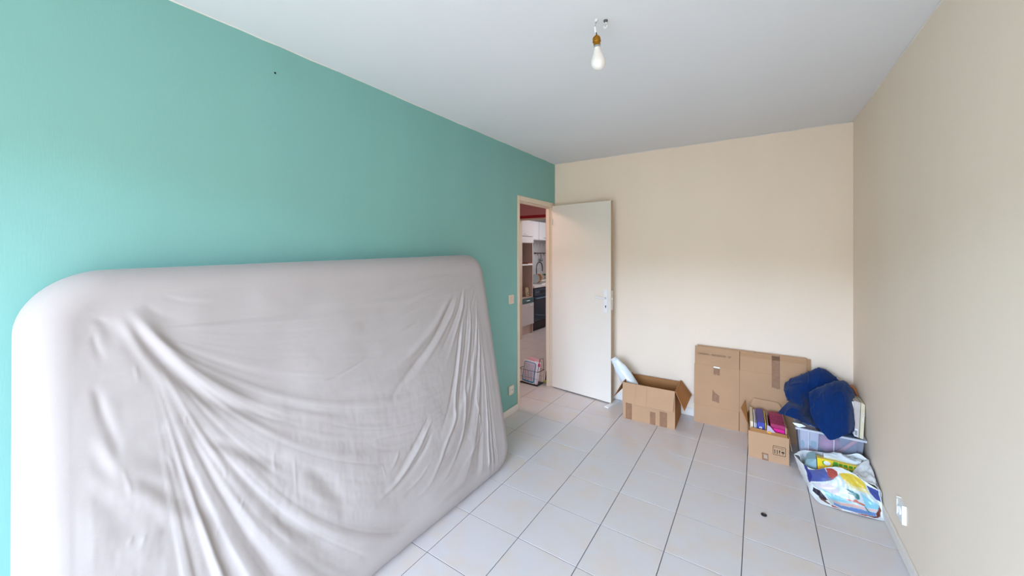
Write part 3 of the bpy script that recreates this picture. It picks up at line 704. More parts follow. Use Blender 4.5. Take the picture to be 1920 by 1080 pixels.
    verts[:, 2] = np.maximum(verts[:, 2], .0); verts[:, 0] = np.maximum(verts[:, 0], .002)
    me = bpy.data.meshes.new('mattress')
    FF = np.concatenate(Fq); extra = [int(i) for i in prev]
    me.from_pydata(verts.tolist(), [], FF.tolist()+[extra]); me.update()
    me.polygons.foreach_set('use_smooth', [True]*len(me.polygons))
    bm = bmesh.new(); bm.from_mesh(me); bmesh.ops.recalc_face_normals(bm, faces=bm.faces[:]); bm.to_mesh(me); bm.free()
    o = bpy.data.objects.new('mattress', me); COL.objects.link(o); return o
COTTON = mat('white_cotton', 'b0a8a4', .9, bump=.12, bscale=700, spec=.15, sheen=.1)
o = mattress(); o.data.materials.append(COTTON)
tag(o, 'large mattress in a loose wrinkled white cover leaning against the teal wall', 'mattress')

# ------------------------------------------------------------ open carton with folded flaps
t = thing('cardboard_box', 'open empty cardboard box with folded down flaps standing beside the door', 'box')
BX = Matrix.Translation((.889, -.398, 0)) @ Matrix.Rotation(R(1.5), 4, 'Z')
w_, dp, h_ = .437, .345, .325; th = .004
def P3(x, y, z): return BX @ Vector((x, y, z))
B().box(0, 0, 0, w_, th, h_, M=BX).out('front_panel', CARD, t)
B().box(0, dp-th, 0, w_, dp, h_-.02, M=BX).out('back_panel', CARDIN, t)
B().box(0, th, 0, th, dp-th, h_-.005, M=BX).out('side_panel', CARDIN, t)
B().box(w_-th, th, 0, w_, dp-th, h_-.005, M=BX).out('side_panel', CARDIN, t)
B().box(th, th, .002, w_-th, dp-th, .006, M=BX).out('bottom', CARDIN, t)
f = B().prism([P3(0, -.002, h_+.001), P3(w_, -.002, h_+.001), P3(w_-.012, -.026, .154), P3(0, -.016, .151)], [P3(0, -.006, h_+.001), P3(w_, -.006, h_+.001), P3(w_-.012, -.030, .155), P3(0, -.020, .152)]).out('front_flap', CARD, t)
for x_ in (.112, .208): B().prism([P3(x_, -.0064, h_-.002), P3(x_+.0015, -.0064, h_-.002), P3(x_+.0015, -.0255, .155), P3(x_, -.0255, .155)], [P3(x_, -.0054, h_-.002), P3(x_+.0015, -.0054, h_-.002), P3(x_+.0015, -.0245, .155), P3(x_, -.0245, .155)]).out('flap_crease', CREASE, f)
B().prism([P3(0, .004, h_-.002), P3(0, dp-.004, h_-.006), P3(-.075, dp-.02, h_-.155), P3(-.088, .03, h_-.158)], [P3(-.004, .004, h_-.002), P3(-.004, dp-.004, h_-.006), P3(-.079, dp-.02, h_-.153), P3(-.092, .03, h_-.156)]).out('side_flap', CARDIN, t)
B().prism([P3(w_, .004, h_-.002), P3(w_, dp-.004, h_-.006), P3(w_+.088, dp-.01, h_-.12), P3(w_+.07, .012, h_-.155)], [P3(w_+.004, .004, h_), P3(w_+.004, dp-.004, h_-.004), P3(w_+.092, dp-.01, h_-.118), P3(w_+.074, .012, h_-.153)]).out('side_flap', mat('cardboard_warm', 'b8804a', .85, noise=.1, nscale=8), t)
for x, z1_, wd in ((.055, .145, .055), (.265, .11, .045), (.345, .13, .06)):
    B().box(x-.03, -.0012, .002, x-.03+wd, -.0002, z1_, M=BX).out('tape_strip', TAPE, t)
adopt(t, (1.1, -.23, 0))
# white plastic bag rolled up, leaning out of the box
t = thing('plastic_roll', 'crumpled white plastic packaging roll leaning out of the open cardboard box', 'packaging')
A0 = Vector((1.0, -.27, .16)); A1 = Vector((.762, -.255, .475)); ax = (A1-A0).normalized(); s1 = ax.cross(Vector((0, 1, 0))).normalized(); s2 = ax.cross(s1)
rows = []; rx = random.Random(3)
prof = [(0, .045), (.08, .066), (.3, .068), (.55, .066), (.75, .058), (.88, .040), (.95, .036), (1, .03)]
vs = []; n = 26
for v_, r_ in prof:
    for k in range(n):
        a = 2*math.pi*k/n; r2 = r_*(1+.10*math.sin(3*a+v_*6)+.06*math.sin(7*a+v_*11)+rx.uniform(-.02, .02))
        vs.append(A0.lerp(A1, v_)+s1*math.cos(a)*r2+s2*math.sin(a)*r2*.55)
fs = [(i*n+k, i*n+(k+1) % n, i*n+n+(k+1) % n, i*n+n+k) for i in range(len(prof)-1) for k in range(n)]+[tuple(range(n))[::-1], tuple(range((len(prof)-1)*n, len(prof)*n))]
FILM = mat('white_film', 'dfe9ee', .3, coat=.3, bump=.4, bscale=40)
mesh('roll_body', vs, fs, FILM, t, True)
b = B(); b.lathe([(.028, 0), (.03, .006), (.034, .012), (.022, .02), (.0005, .02)], seg=18, M=Matrix.Translation(A1-ax*.004) @ ax.to_track_quat('Z', 'Y').to_matrix().to_4x4()).out('gathered_end', WHITEP, t, smooth=True)
adopt(t, A0)
# scraps in the box
o = B().quad_ext([P3(.36, .26, .008), P3(.42, .26, .008), P3(.41, .27, .2), P3(.37, .27, .19)], (0, .012, 0)).out('paper_scrap', mat('tan_paper', 'b98a4c', .8)); tag(o, 'small tan paper scrap standing inside the open empty box', 'paper')

# ------------------------------------------------------------ two flattened cartons leaning on the back wall
def carton(label, x0, yb, yt, wa, wb, h, text_on, mx=0):
    t = thing('flattened_carton', label, 'box', None)
    def Q(x, z, off=0):
        k = z/h; y = yb+(yt-yb)*k-off; return Vector((x, y, z))
    fl_ = .155; th = .006
    slot = .006
    def pan(xa, xb):
        # panel outline with cut slots at the flap ends
        return [Q(xa+slot/2, 0), Q(xb-slot/2, 0), Q(xb-slot/2, fl_), Q(xb, fl_+.002), Q(xb, h-fl_-.002), Q(xb-slot/2, h-fl_), Q(xb-slot/2, h), Q(xa+slot/2, h), Q(xa+slot/2, h-fl_), Q(xa, h-fl_-.002), Q(xa, fl_+.002), Q(xa+slot/2, fl_)]
    out = []
    for xa, xb in ((x0, x0+wa), (x0+wa, x0+wa+wb)):
        p_ = B().quad_ext(pan(xa, xb), (0, .004, 0)).out('panel', CARD, t)
        for z in (fl_, h-fl_):
            B().quad_ext([Q(xa+.004, z-.0012, .0006), Q(xb-.004, z-.0012, .0006), Q(xb-.004, z+.0012, .0006), Q(xa+.004, z+.0012, .0006)], (0, .0008, 0)).out('crease', CREASE, p_)
        out.append(p_)
    B().quad_ext([Q(x0+.003, .001, -.0045), Q(x0+wa+wb-.003+mx, .001, -.0045), Q(x0+wa+wb-.003+mx, h-.003, -.0045), Q(x0+.003, h-.003, -.0045)], (0, .005, 0)).out('rear_layer', CARDEDGE, t)
    b = B(); b.quad_ext([Q(x0+wa-.0012, fl_, .0005), Q(x0+wa+.0012, fl_, .0005), Q(x0+wa+.0012, h-fl_, .0005), Q(x0+wa-.0012, h-fl_, .0005)], (0, .0008, 0)).out('fold_line', CARDEDGE, t)
    return t, Q, out
t, Q, pans = carton('front flattened brown carton with printed line of text leaning on the back wall', 1.432, -.118, -.036, .348, .452, .655, True)
def patch(xa, za, xb, zb, m=TAPE, nm='tape_strip', jag=0):
    r7 = random.Random(int(xa*1000)); pts = [Q(xa, za, .0015)]
    nn = 6
    for i in range(nn+1): pts.append(Q(xa+(xb-xa)*i/nn, za+(r7.uniform(0, jag) if 0 < i < nn else 0)*(1 if i % 2 else -.4), .0015))
    pts = pts[1:]+[Q(xb, zb, .0015), Q(xa, zb, .0015)]
    return B().quad_ext(pts, (0, .0010, 0)).out(nm, m, t)
patch(1.585, .425, 1.633, .488, jag=.012)
B().quad_ext([Q(1.585, .486, .002), Q(1.633, .484, .002), Q(1.632, .494, .002), Q(1.586, .497, .002)], (0, .001, 0)).out('torn_tape_edge', WHITEP, t)
B().quad_ext([Q(1.577, .205, .0015), Q(1.63, .195, .0015), Q(1.632, .255, .0015), Q(1.60, .275, .0015), Q(1.578, .30, .0015)], (0, .001, 0)).out('tape_strip', TAPE, t)
patch(2.005, .395, 2.06, .651, jag=.018)
patch(1.785, .615, 2.225, .648, m=mat('cardboard_dusky', 'b58e68', .85), nm='flap_strip')
ang = math.atan2(.082, .655)
text('CARREFAX - 450X300X350 - DF', .0235, INKF, t, Q(1.458, .585, .002), (math.pi/2-ang, 0, 0), sx=.80)
adopt(t, (1.83, -.1, 0))
t, Q, pans = carton('rear flattened brown carton peeking out behind the front one on the back wall', 1.449, -.092, -.022, .44, .348, .664, False, .0)
B().quad_ext([Q(2.215, .0, -.004), Q(2.262, .0, -.004), Q(2.258, .655, -.004), Q(2.215, .657, -.004)], (0, .004, 0)).out('panel', mat('cardboard_dusky', 'b58e68'), t)
adopt(t, (1.85, -.08, 0))
CLOTH_A=[[(2.16,-0.125,0.3),(2.2,-0.12,0.36),(2.24,-0.11,0.4),(2.29,-0.1,0.42),(2.34,-0.1,0.42),(2.4,-0.1,0.4),(2.46,-0.1,0.32)],[(2.104,-0.12,0.466),(2.157,-0.12,0.51),(2.207,-0.12,0.548),(2.252,-0.12,0.585),(2.29,-0.12,0.606),(2.35,-0.12,0.594),(2.414,-0.14,0.54)],[(2.08,-0.2,0.443),(2.138,-0.22,0.482),(2.192,-0.23,0.512),(2.239,-0.23,0.537),(2.289,-0.22,0.559),(2.346,-0.2,0.56),(2.409,-0.2,0.53)],[(2.09,-0.26,0.419),(2.132,-0.31,0.436),(2.177,-0.3,0.447),(2.217,-0.26,0.446),(2.268,-0.25,0.462),(2.329,-0.24,0.483),(2.388,-0.24,0.495)],[(2.109,-0.27,0.374),(2.141,-0.36,0.396),(2.181,-0.37,0.401),(2.22,-0.3,0.39),(2.265,-0.28,0.385),(2.327,-0.26,0.392),(2.387,-0.25,0.403)],[(2.094,-0.36,0.386),(2.118,-0.44,0.388),(2.161,-0.43,0.375),(2.208,-0.37,0.342),(2.26,-0.33,0.324),(2.316,-0.35,0.346),(2.376,-0.33,0.353)],[(2.033,-0.45,0.333),(2.09,-0.49,0.338),(2.144,-0.505,0.335),(2.202,-0.51,0.321),(2.256,-0.51,0.31),(2.302,-0.47,0.314),(2.364,-0.42,0.31)]]
CLOTH_B=[[(2.269,-0.24,0.404),(2.307,-0.22,0.453),(2.352,-0.2,0.487),(2.408,-0.18,0.516),(2.447,-0.16,0.51),(2.467,-0.14,0.48)],[(2.224,-0.33,0.482),(2.276,-0.32,0.52),(2.33,-0.31,0.555),(2.392,-0.3,0.583),(2.429,-0.28,0.573),(2.459,-0.25,0.536)],[(2.22,-0.4,0.446),(2.266,-0.41,0.482),(2.317,-0.42,0.511),(2.377,-0.41,0.536),(2.42,-0.38,0.535),(2.465,-0.3,0.508)],[(2.222,-0.44,0.386),(2.268,-0.47,0.415),(2.315,-0.48,0.436),(2.371,-0.47,0.453),(2.414,-0.45,0.46),(2.458,-0.36,0.427)],[(2.238,-0.49,0.341),(2.275,-0.515,0.349),(2.315,-0.525,0.356),(2.363,-0.525,0.379),(2.403,-0.51,0.39),(2.446,-0.42,0.36)],[(2.258,-0.515,0.302),(2.284,-0.53,0.282),(2.31,-0.54,0.258),(2.36,-0.53,0.289),(2.396,-0.52,0.315),(2.434,-0.46,0.316)]]
BAG_FRONT=[[(2.117,-0.6,0.131),(2.163,-0.7,0.121),(2.203,-0.74,0.126),(2.263,-0.76,0.161),(2.321,-0.76,0.183),(2.381,-0.78,0.18),(2.435,-0.8,0.157),(2.496,-0.8,0.123)],[(2.13,-0.62,0.083),(2.17,-0.74,0.091),(2.224,-0.79,0.114),(2.276,-0.8,0.133),(2.325,-0.8,0.156),(2.384,-0.81,0.145),(2.44,-0.82,0.12),(2.499,-0.82,0.085)],[(2.147,-0.62,0.028),(2.174,-0.76,0.055),(2.223,-0.82,0.076),(2.28,-0.83,0.088),(2.333,-0.83,0.1),(2.386,-0.84,0.099),(2.444,-0.84,0.076),(2.502,-0.84,0.049)],[(2.163,-0.66,0.0),(2.182,-0.79,0.033),(2.221,-0.84,0.027),(2.277,-0.85,0.027),(2.334,-0.86,0.028),(2.39,-0.86,0.03),(2.449,-0.86,0.022),(2.503,-0.85,0.016)],[(2.178,-0.744,0.004),(2.183,-0.804,0.004),(2.211,-0.887,0.004),(2.275,-0.906,0.004),(2.333,-0.911,0.004),(2.391,-0.909,0.004),(2.477,-0.898,0.004),(2.501,-0.887,0.004)]]
BAG_BACK=[[(2.117,-0.6,0.131),(2.151,-0.56,0.142),(2.188,-0.53,0.145),(2.269,-0.52,0.152),(2.353,-0.52,0.163),(2.409,-0.52,0.179),(2.454,-0.53,0.204),(2.496,-0.55,0.185)],[(2.15,-0.6,0.12),(2.17,-0.55,0.12),(2.2,-0.53,0.12),(2.25,-0.525,0.12),(2.31,-0.525,0.12),(2.38,-0.525,0.12),(2.43,-0.53,0.12),(2.5,-0.55,0.12)],[(2.16,-0.6,0.004),(2.18,-0.56,0.004),(2.2,-0.54,0.004),(2.25,-0.53,0.004),(2.31,-0.53,0.004),(2.38,-0.53,0.004),(2.43,-0.54,0.004),(2.49,-0.55,0.004)]]
BAG_FOLD=[[(2.496,-0.55,0.185),(2.498,-0.62,0.166),(2.498,-0.71,0.145),(2.496,-0.8,0.126)],[(2.462,-0.6,0.185),(2.463,-0.65,0.162),(2.475,-0.72,0.152),(2.48,-0.79,0.14)],[(2.423,-0.66,0.167),(2.431,-0.7,0.157),(2.446,-0.75,0.155),(2.457,-0.79,0.147)],[(2.383,-0.77,0.176),(2.403,-0.78,0.171),(2.422,-0.79,0.164),(2.435,-0.8,0.154)]]
BAG_SIDE=[[(2.496,-0.55,0.185),(2.498,-0.62,0.166),(2.498,-0.71,0.145),(2.496,-0.8,0.123)],[(2.5,-0.55,0.12),(2.502,-0.63,0.12),(2.502,-0.72,0.12),(2.5,-0.82,0.11)],[(2.49,-0.55,0.004),(2.5,-0.63,0.004),(2.5,-0.74,0.004),(2.5,-0.87,0.004)]]
BAG_PRINT = [
 ('b9c6c8',[(0.2,0.512),(0.4,0.375),(0.543,0.262),(0.6,0.188),(0.707,0.062),(0.85,0.038),(0.879,0.25),(0.971,0.425),(0.95,0.65),(0.886,0.862),(0.714,0.962),(0.436,0.938),(0.393,0.8),(0.3,0.638),(0.229,0.612)]),
 ('d4b93a',[(0.564,0.225),(0.686,0.075),(0.793,0.025),(0.857,0.088),(0.857,0.25),(0.729,0.375),(0.65,0.35),(0.593,0.325)]),
 ('d5c98f',[(0.593,0.325),(0.729,0.375),(0.857,0.25),(0.893,0.338),(0.757,0.438),(0.65,0.45)]),
 ('4a5a9e',[(0.15,0.138),(0.321,0.0),(0.421,0.012),(0.414,0.238),(0.371,0.388),(0.2,0.475),(0.179,0.312)]),
 ('2f3a86',[(0.143,0.0),(0.193,0.0),(0.214,0.275),(0.2,0.475),(0.164,0.562),(0.15,0.138)]),
 ('a8483f',[(0.429,0.012),(0.5,0.05),(0.55,0.175),(0.55,0.262),(0.471,0.338),(0.414,0.238)]),
 ('5c527c',[(0.414,0.238),(0.471,0.338),(0.436,0.362),(0.371,0.388)]),
 ('cfc4c6',[(0.207,0.525),(0.4,0.412),(0.507,0.538),(0.536,0.638),(0.457,0.662),(0.329,0.588)]),
 ('7fb9c6',[(0.329,0.588),(0.457,0.662),(0.6,0.675),(0.786,0.65),(0.814,0.662),(0.771,0.45),(0.864,0.488),(0.964,0.488),(0.95,0.638),(0.857,0.7),(0.664,0.712),(0.464,0.788),(0.393,0.762)]),
 ('d7aca4',[(0.436,0.8),(0.657,0.75),(0.843,0.712),(0.943,0.662),(0.929,0.712),(0.8,0.775),(0.636,0.812),(0.457,0.838)]),
 ('6f93cf',[(0.45,0.862),(0.636,0.838),(0.793,0.8),(0.921,0.762),(0.864,0.9),(0.714,0.962),(0.564,0.95),(0.457,0.925)]),
 ('2b2333',[(0.214,0.65),(0.3,0.638),(0.35,0.725),(0.393,0.825),(0.364,0.862),(0.286,0.812),(0.2,0.8)]),
 ('7d5140',[(0.286,0.812),(0.364,0.862),(0.421,0.938),(0.393,0.95),(0.307,0.862)]),
 ('9a4a35',[(0.421,0.938),(0.564,1.0),(0.714,0.975),(0.85,0.912),(0.829,0.975),(0.764,0.988),(0.564,1.0),(0.429,0.988)]),
 ('6e2f1c',[(0.964,0.488),(0.986,0.612),(0.957,0.85),(0.829,0.975),(0.807,0.95),(0.886,0.875),(0.95,0.65)]),
 ('1f6a63',[(0.6,0.512),(0.7,0.512),(0.757,0.525),(0.764,0.6),(0.729,0.638),(0.7,0.588),(0.629,0.575),(0.693,0.562)]),
 ('2f8088',[(0.457,0.662),(0.507,0.65),(0.6,0.688),(0.55,0.7)]),
 ('b4573c',[(0.593,0.675),(0.686,0.662),(0.721,0.625),(0.743,0.662),(0.814,0.662),(0.8,0.7),(0.686,0.688),(0.6,0.7)]),
 ('2f8088',[(0.8,0.688),(0.821,0.7),(0.843,0.8),(0.879,0.788),(0.821,0.825)]),
 ('36468c',[(0.864,0.112),(0.993,0.025),(0.986,0.35),(0.936,0.375),(0.886,0.275)]),
]

# ------------------------------------------------------------ small carton full of files
t = thing('cardboard_box', 'small open cardboard box with handling symbols, packed with files', 'box')
SB = Matrix.Translation((1.852, -.520, 0)) @ Matrix.Rotation(R(2.0), 4, 'Z')
w_, dp, h_ = .243, .375, .193; th = .003
def Q3(x, y, z): return SB @ Vector((x, y, z))
fp = B().box(0, 0, 0, w_, th, h_-.004, M=SB).out('front_panel', CARD, t)
B().box(0, dp-th, 0, w_, dp, h_, M=SB).out('back_panel', CARDIN, t)
B().box(0, th, 0, th, dp-th, h_, M=SB).out('side_panel', CARD, t)
B().box(w_-th, th, 0, w_, dp-th, h_, M=SB).out('side_panel', CARD, t)
B().box(th, th, .001, w_-th, dp-th, .004, M=SB).out('bottom', CARDIN, t)
B().prism([Q3(.003, 0, h_-.004), Q3(.236, 0, h_-.004), Q3(.232, .018, h_+.012), Q3(.02, .02, h_+.018)], [Q3(.003, .003, h_-.004), Q3(.236, .003, h_-.004), Q3(.232, .021, h_+.012), Q3(.02, .023, h_+.018)]).out('front_flap', CARDIN, t)
B().prism([Q3(.003, dp, h_), Q3(w_-.003, dp, h_), Q3(w_-.012, dp+.03, h_+.07), Q3(w_-.035, dp+.04, h_+.10), Q3(.045, dp+.04, h_+.105), Q3(.02, dp+.03, h_+.06)], [Q3(.003, dp+.003, h_), Q3(w_-.003, dp+.003, h_), Q3(w_-.012, dp+.033, h_+.07), Q3(w_-.035, dp+.043, h_+.10), Q3(.045, dp+.043, h_+.105), Q3(.02, dp+.033, h_+.06)]).out('back_flap', CARD, t)
B().prism([Q3(0, .12, h_), Q3(0, .34, h_), Q3(-.012, .33, h_+.105), Q3(-.045, .20, h_+.08)], [Q3(-.003, .12, h_), Q3(-.003, .34, h_), Q3(-.015, .33, h_+.106), Q3(-.048, .20, h_+.081)]).out('side_flap', mat('cardboard_warm', 'b8804a'), t)
B().prism([Q3(w_, .02, h_), Q3(w_, .34, h_), Q3(w_+.02, .32, h_-.10), Q3(w_+.016, .03, h_-.10)], [Q3(w_+.003, .02, h_), Q3(w_+.003, .34, h_), Q3(w_+.023, .32, h_-.10), Q3(w_+.019, .03, h_-.10)]).out('side_flap', CARD, t)
B().quad_ext([Q3(.085, -.0006, .0), Q3(.124, -.0006, .0), Q3(.121, -.0006, .05), Q3(.082, -.0006, .052)], (0, -.0008, 0)).out('tape_strip', TAPE, t)
B().quad_ext([Q3(.095, -.0016, .014), Q3(.117, -.0016, .012), Q3(.115, -.0016, .040), Q3(.093, -.0016, .042)], (0, -.0006, 0)).out('tape_bubble', mat('tape_pale', 'b39b86', .35), t)
# printed handling panel: rounded frame, line of text, arrows, glass, umbrella
b = B()
def rr2(cx, cz, a, b_, r):
    return [(cx+sx*(a-r)+r*math.cos(t0+k*math.pi/8), cz+sz*(b_-r)+r*math.sin(t0+k*math.pi/8)) for sx, sz, t0 in ((1, 1, 0), (-1, 1, math.pi/2), (-1, -1, math.pi), (1, -1, 1.5*math.pi)) for k in range(5)]
cx, cz = .186, .088
ro = rr2(cx, cz, .037, .033, .007); ri = rr2(cx, cz, .0345, .0305, .005); n = len(ro)
for i in range(n):
    j = (i+1) % n
    b.quad_ext([Q3(ro[i][0], -.0003, ro[i][1]), Q3(ro[j][0], -.0003, ro[j][1]), Q3(ri[j][0], -.0003, ri[j][1]), Q3(ri[i][0], -.0003, ri[i][1])], (0, -.0004, 0))
def ip(pts): b.quad_ext([Q3(x, -.0003, z) for x, z in pts], (0, -.0004, 0))
for x in (.160, .174):
    ip([(x-.0018, .064), (x+.0018, .064), (x+.0018, .086), (x+.0036, .086), (x, .096), (x-.0036, .086), (x-.0018, .086)])
ip([(.1845, .064), (.1905, .064), (.1905, .0655), (.1882, .0655), (.1882, .074), (.1905, .079), (.1905, .094), (.1845, .094), (.1845, .079), (.1868, .074), (.1868, .0655), (.1845, .0655)])
ip([(.1975+.0, .079), (.199, .084), (.204, .088), (.210, .088), (.215, .084), (.2165, .079), (.2115, .0775), (.2085, .0775), (.2085, .066), (.2055, .064), (.2035, .066), (.2055, .067), (.2058, .0775), (.2015, .0775)])
b.out('handling_symbols', INK, t)['kind'] = 'stuff'
text('MANUTENTION', .0085, INK, t, Q3(.1535, -.0004, .1055), (math.pi/2, 0, R(2)), sx=.98, extr=.0002)
text('HAUT', .006, INKF, t, Q3(.195, -.0004, .0955), (math.pi/2, 0, R(2)), extr=.0002)
adopt(t, (1.97, -.33, 0))
def fil(name, label, cat, xa, xb, ya, yb, z, m, lean=0, parts=None):
    t = thing(name, label, cat)
    B().prism([Q3(xa, ya, .005), Q3(xb, ya, .005), Q3(xb+lean, ya+.004, z), Q3(xa+lean, ya+.004, z)], [Q3(xa, yb, .005), Q3(xb, yb, .005), Q3(xb+lean, yb, z+.003), Q3(xa+lean, yb, z+.003)]).out('cover', m, t)
    if parts: parts(t)
    adopt(t, Q3((xa+xb)/2, (ya+yb)/2, .005)); return t
def pages(xa, xb, ya, yb, z, lean=0):
    def f(t): B().prism([Q3(xa, ya, .1), Q3(xb, ya, .1), Q3(xb+lean, ya, z), Q3(xa+lean, ya, z)], [Q3(xa, yb, .1), Q3(xb, yb, .1), Q3(xb+lean, yb, z), Q3(xa+lean, yb, z)]).out('pages', PAPER, t)
    return f
fil('folder', 'brown card folder leftmost in the small box of files', 'folder', .006, .013, .03, .34, .213, mat('brown_folder', '9a6d3e', .8))
fil('file_box', 'thick cream file second from left in the small box', 'file', .016, .034, .035, .33, .247, mat('cream_file', 'e3d3b6', .6), -.003)
fil('folder', 'white folder between the cream file and a grey folder in the small box', 'folder', .037, .044, .035, .30, .242, PAPER)
fil('folder', 'grey folder touching the blue binder in the small box', 'folder', .047, .053, .035, .32, .238, mat('grey_folder', 'a9a7b4', .5))
def spine(t):
    B().box(.061, .029, .150, .094, .031, .205, bev=.0006, M=SB).out('spine_label', mat('foil_label', '9fb6d8', .2, metal=.4), t)
    B().lathe([(.009, 0), (.009, .0015), (.006, .0015), (.006, 0)], seg=16, M=SB @ Matrix.Translation((.0775, .0315, .215)) @ Matrix.Rotation(math.pi/2, 4, 'X')).out('finger_ring', CHROME, t)
fil('ring_binder', 'royal blue ring binder standing in the small cardboard box', 'binder', .056, .100, .032, .31, .252, mat('royal_blue', '1f2f9e', .25, coat=.3), .0, spine)
fil('folder', 'yellow folder right of the blue binder in the small box', 'folder', .104, .112, .06, .30, .245, mat('yellow_folder', 'd8bd4e', .5))
t = fil('document_sleeve', 'translucent lilac document sleeve leaning with a sunflower picture at its foot', 'sleeve', .127, .131, .04, .30, .245, mat('lilac_sleeve', 'b9a9bd', .3), -.008)
b = B(); b.prism([Q3(.116, .03, .245), Q3(.132, .026, .242), Q3(.178, .012, .19), Q3(.112, .008, .19)], [Q3(.116, .034, .245), Q3(.132, .03, .242), Q3(.178, .016, .19), Q3(.112, .012, .19)]).out('front_sheet', mat('lilac_sleeve', 'b9a9bd'), t)
FS = t.children[-1]; c9 = Q3(.128, .010, .200); b = B(); b.lathe([(.011, 0), (.011, .002), (.0005, .002)], seg=12, M=Matrix.Translation(c9) @ Matrix.Rotation(math.pi/2, 4, 'X')); b.out('sunflower_print', mat('sunflower', 'e0a42a', .6), t)
adopt(t, Q3(.124, .17, .005))
def pk(t):
    B().box(.146, .046, .13, .222, .05, .225, bev=.002, M=SB).out('front_panel', mat('hot_pink_panel', 'e0208e', .3), t)
    for x, z in ((.152, .218), (.216, .218), (.152, .172), (.216, .172)): B().box(x-.002, .044, z-.002, x+.002, .046, z+.002, M=SB).out('stud', mat('dark_pink', '7a1040', .4), t)
    for k in range(4): B().box(.14, .09+.045*k, .2515, .222, .094+.045*k, .2545, M=SB).out('divider', mat('dark_pink', '7a1040', .4), t)
fil('expanding_file', 'magenta pink expanding file in the small cardboard box', 'file', .138, .224, .051, .30, .25, mat('magenta', 'a8205e', .35), 0, pk)
fil('folder', 'white folder right of the pink expanding file', 'folder', .226, .229, .04, .31, .243, PAPER)
fil('folder', 'tan folder between white and dark brown folders at the right of the small box', 'folder', .231, .234, .03, .32, .246, mat('tan_folder', 'b8833f', .7))
fil('folder', 'dark brown folder rightmost in the small box of files', 'folder', .236, .239, .03, .32, .243, mat('dark_folder', '6a4526', .7))

# ------------------------------------------------------------ translucent storage tote
def translucent(name, c, a):
    if name in MATS: return MATS[name]
    m = bpy.data.materials.new(name); m.use_nodes = True; t = m.node_tree; b = t.nodes['Principled BSDF']; o = t.nodes['Material Output']
    b.inputs['Base Color'].default_value = (*hx(c), 1); b.inputs['Roughness'].default_value = .3
    tr = t.nodes.new('ShaderNodeBsdfTransparent'); mx = t.nodes.new('ShaderNodeMixShader'); mx.inputs[0].default_value = a
    t.links.new(tr.outputs[0], mx.inputs[1]); t.links.new(b.outputs[0], mx.inputs[2]); t.links.new(mx.outputs[0], o.inputs[0]); MATS[name] = m; return m
TP = translucent('milky_plastic', 'c3cbe0', .27); TPR = translucent('milky_rim', 'dfe4ec', .7)
t = thing('storage_tote', 'translucent plastic storage box full of colourful things in the corner', 'storage box')
tb = [(2.165, -.44), (2.475, -.43), (2.475, -.155), (2.165, -.155)]; tt_ = [(2.143, -.475), (2.492, -.465), (2.492, -.135), (2.143, -.135)]; zb, zt = .004, .272
for i in range(4):
    j = (i+1) % 4; n_ = Vector((tb[j][1]-tb[i][1], -(tb[j][0]-tb[i][0]), 0)).normalized()*.003
    a = [Vector((*tb[i], zb)), Vector((*tb[j], zb)), Vector((*tt_[j], zt)), Vector((*tt_[i], zt))]
    B().prism(a, [v-n_ for v in a]).out('wall_panel', TP, t)
B().prism([Vector((*p, .002)) for p in tb], [Vector((*p, .006)) for p in tb]).out('base', TP, t)
b = B()
ring_o = [(x+(.012 if x > 2.3 else -.012), y-(.012 if y < -.3 else -.012)) for x, y in tt_]; ring_o = [(min(x, 2.509), y) for x, y in ring_o]
for i in range(4):
    j = (i+1) % 4
    b.prism([Vector((*tt_[i], zt)), Vector((*tt_[j], zt)), Vector((*ring_o[j], zt)), Vector((*ring_o[i], zt))], [Vector((*tt_[i], zt-.012)), Vector((*tt_[j], zt-.012)), Vector((*ring_o[j], zt-.012)), Vector((*ring_o[i], zt-.012))])
b.out('rim', TPR, t)
for x in (2.205, 2.34): B().prism([Vector((x-.003, -.442, .01)), Vector((x+.003, -.442, .01)), Vector((x+.003, -.474, zt-.012)), Vector((x-.003, -.474, zt-.012))], [Vector((x-.003, -.447, .01)), Vector((x+.003, -.447, .01)), Vector((x+.003, -.479, zt-.012)), Vector((x-.003, -.479, zt-.012))]).out('rib', TPR, t)
adopt(t, (2.32, -.27, .002))
# things seen through the tote
def inside(name, label, cat, parts, base):
    t = thing(name, label, cat)
    for b, n, m in parts: b.out(n, m, t)
    adopt(t, base); return t
wp = B().prism([(2.168, -.425, .01), (2.255, -.425, .01), (2.262, -.452, .255), (2.160, -.452, .262)], [(2.168, -.34, .01), (2.25, -.34, .01), (2.25, -.34, .25), (2.165, -.34, .255)])
pz = lambda z: -.425-.027*(z-.01)/.245-.0015
def dots(pts, n=14):
    b = B()
    for x, z, rx_, rz_ in pts: b.quad_ext([(x+rx_*math.cos(2*math.pi*k/n), pz(z), z+rz_*math.sin(2*math.pi*k/n)) for k in range(n)], (0, -.0008, 0))
    return b
st = [(B().quad_ext([(2.196+.010*k, pz(.13), .158-.006*k), (2.200+.010*k, pz(.13), .160-.006*k), (2.222+.010*k, pz(.1), .118-.006*k), (2.218+.010*k, pz(.1), .116-.006*k)], (0, -.001, 0)), 'stripe', mat('stripe_print', '2a4a5c', .6)) for k in range(4)]
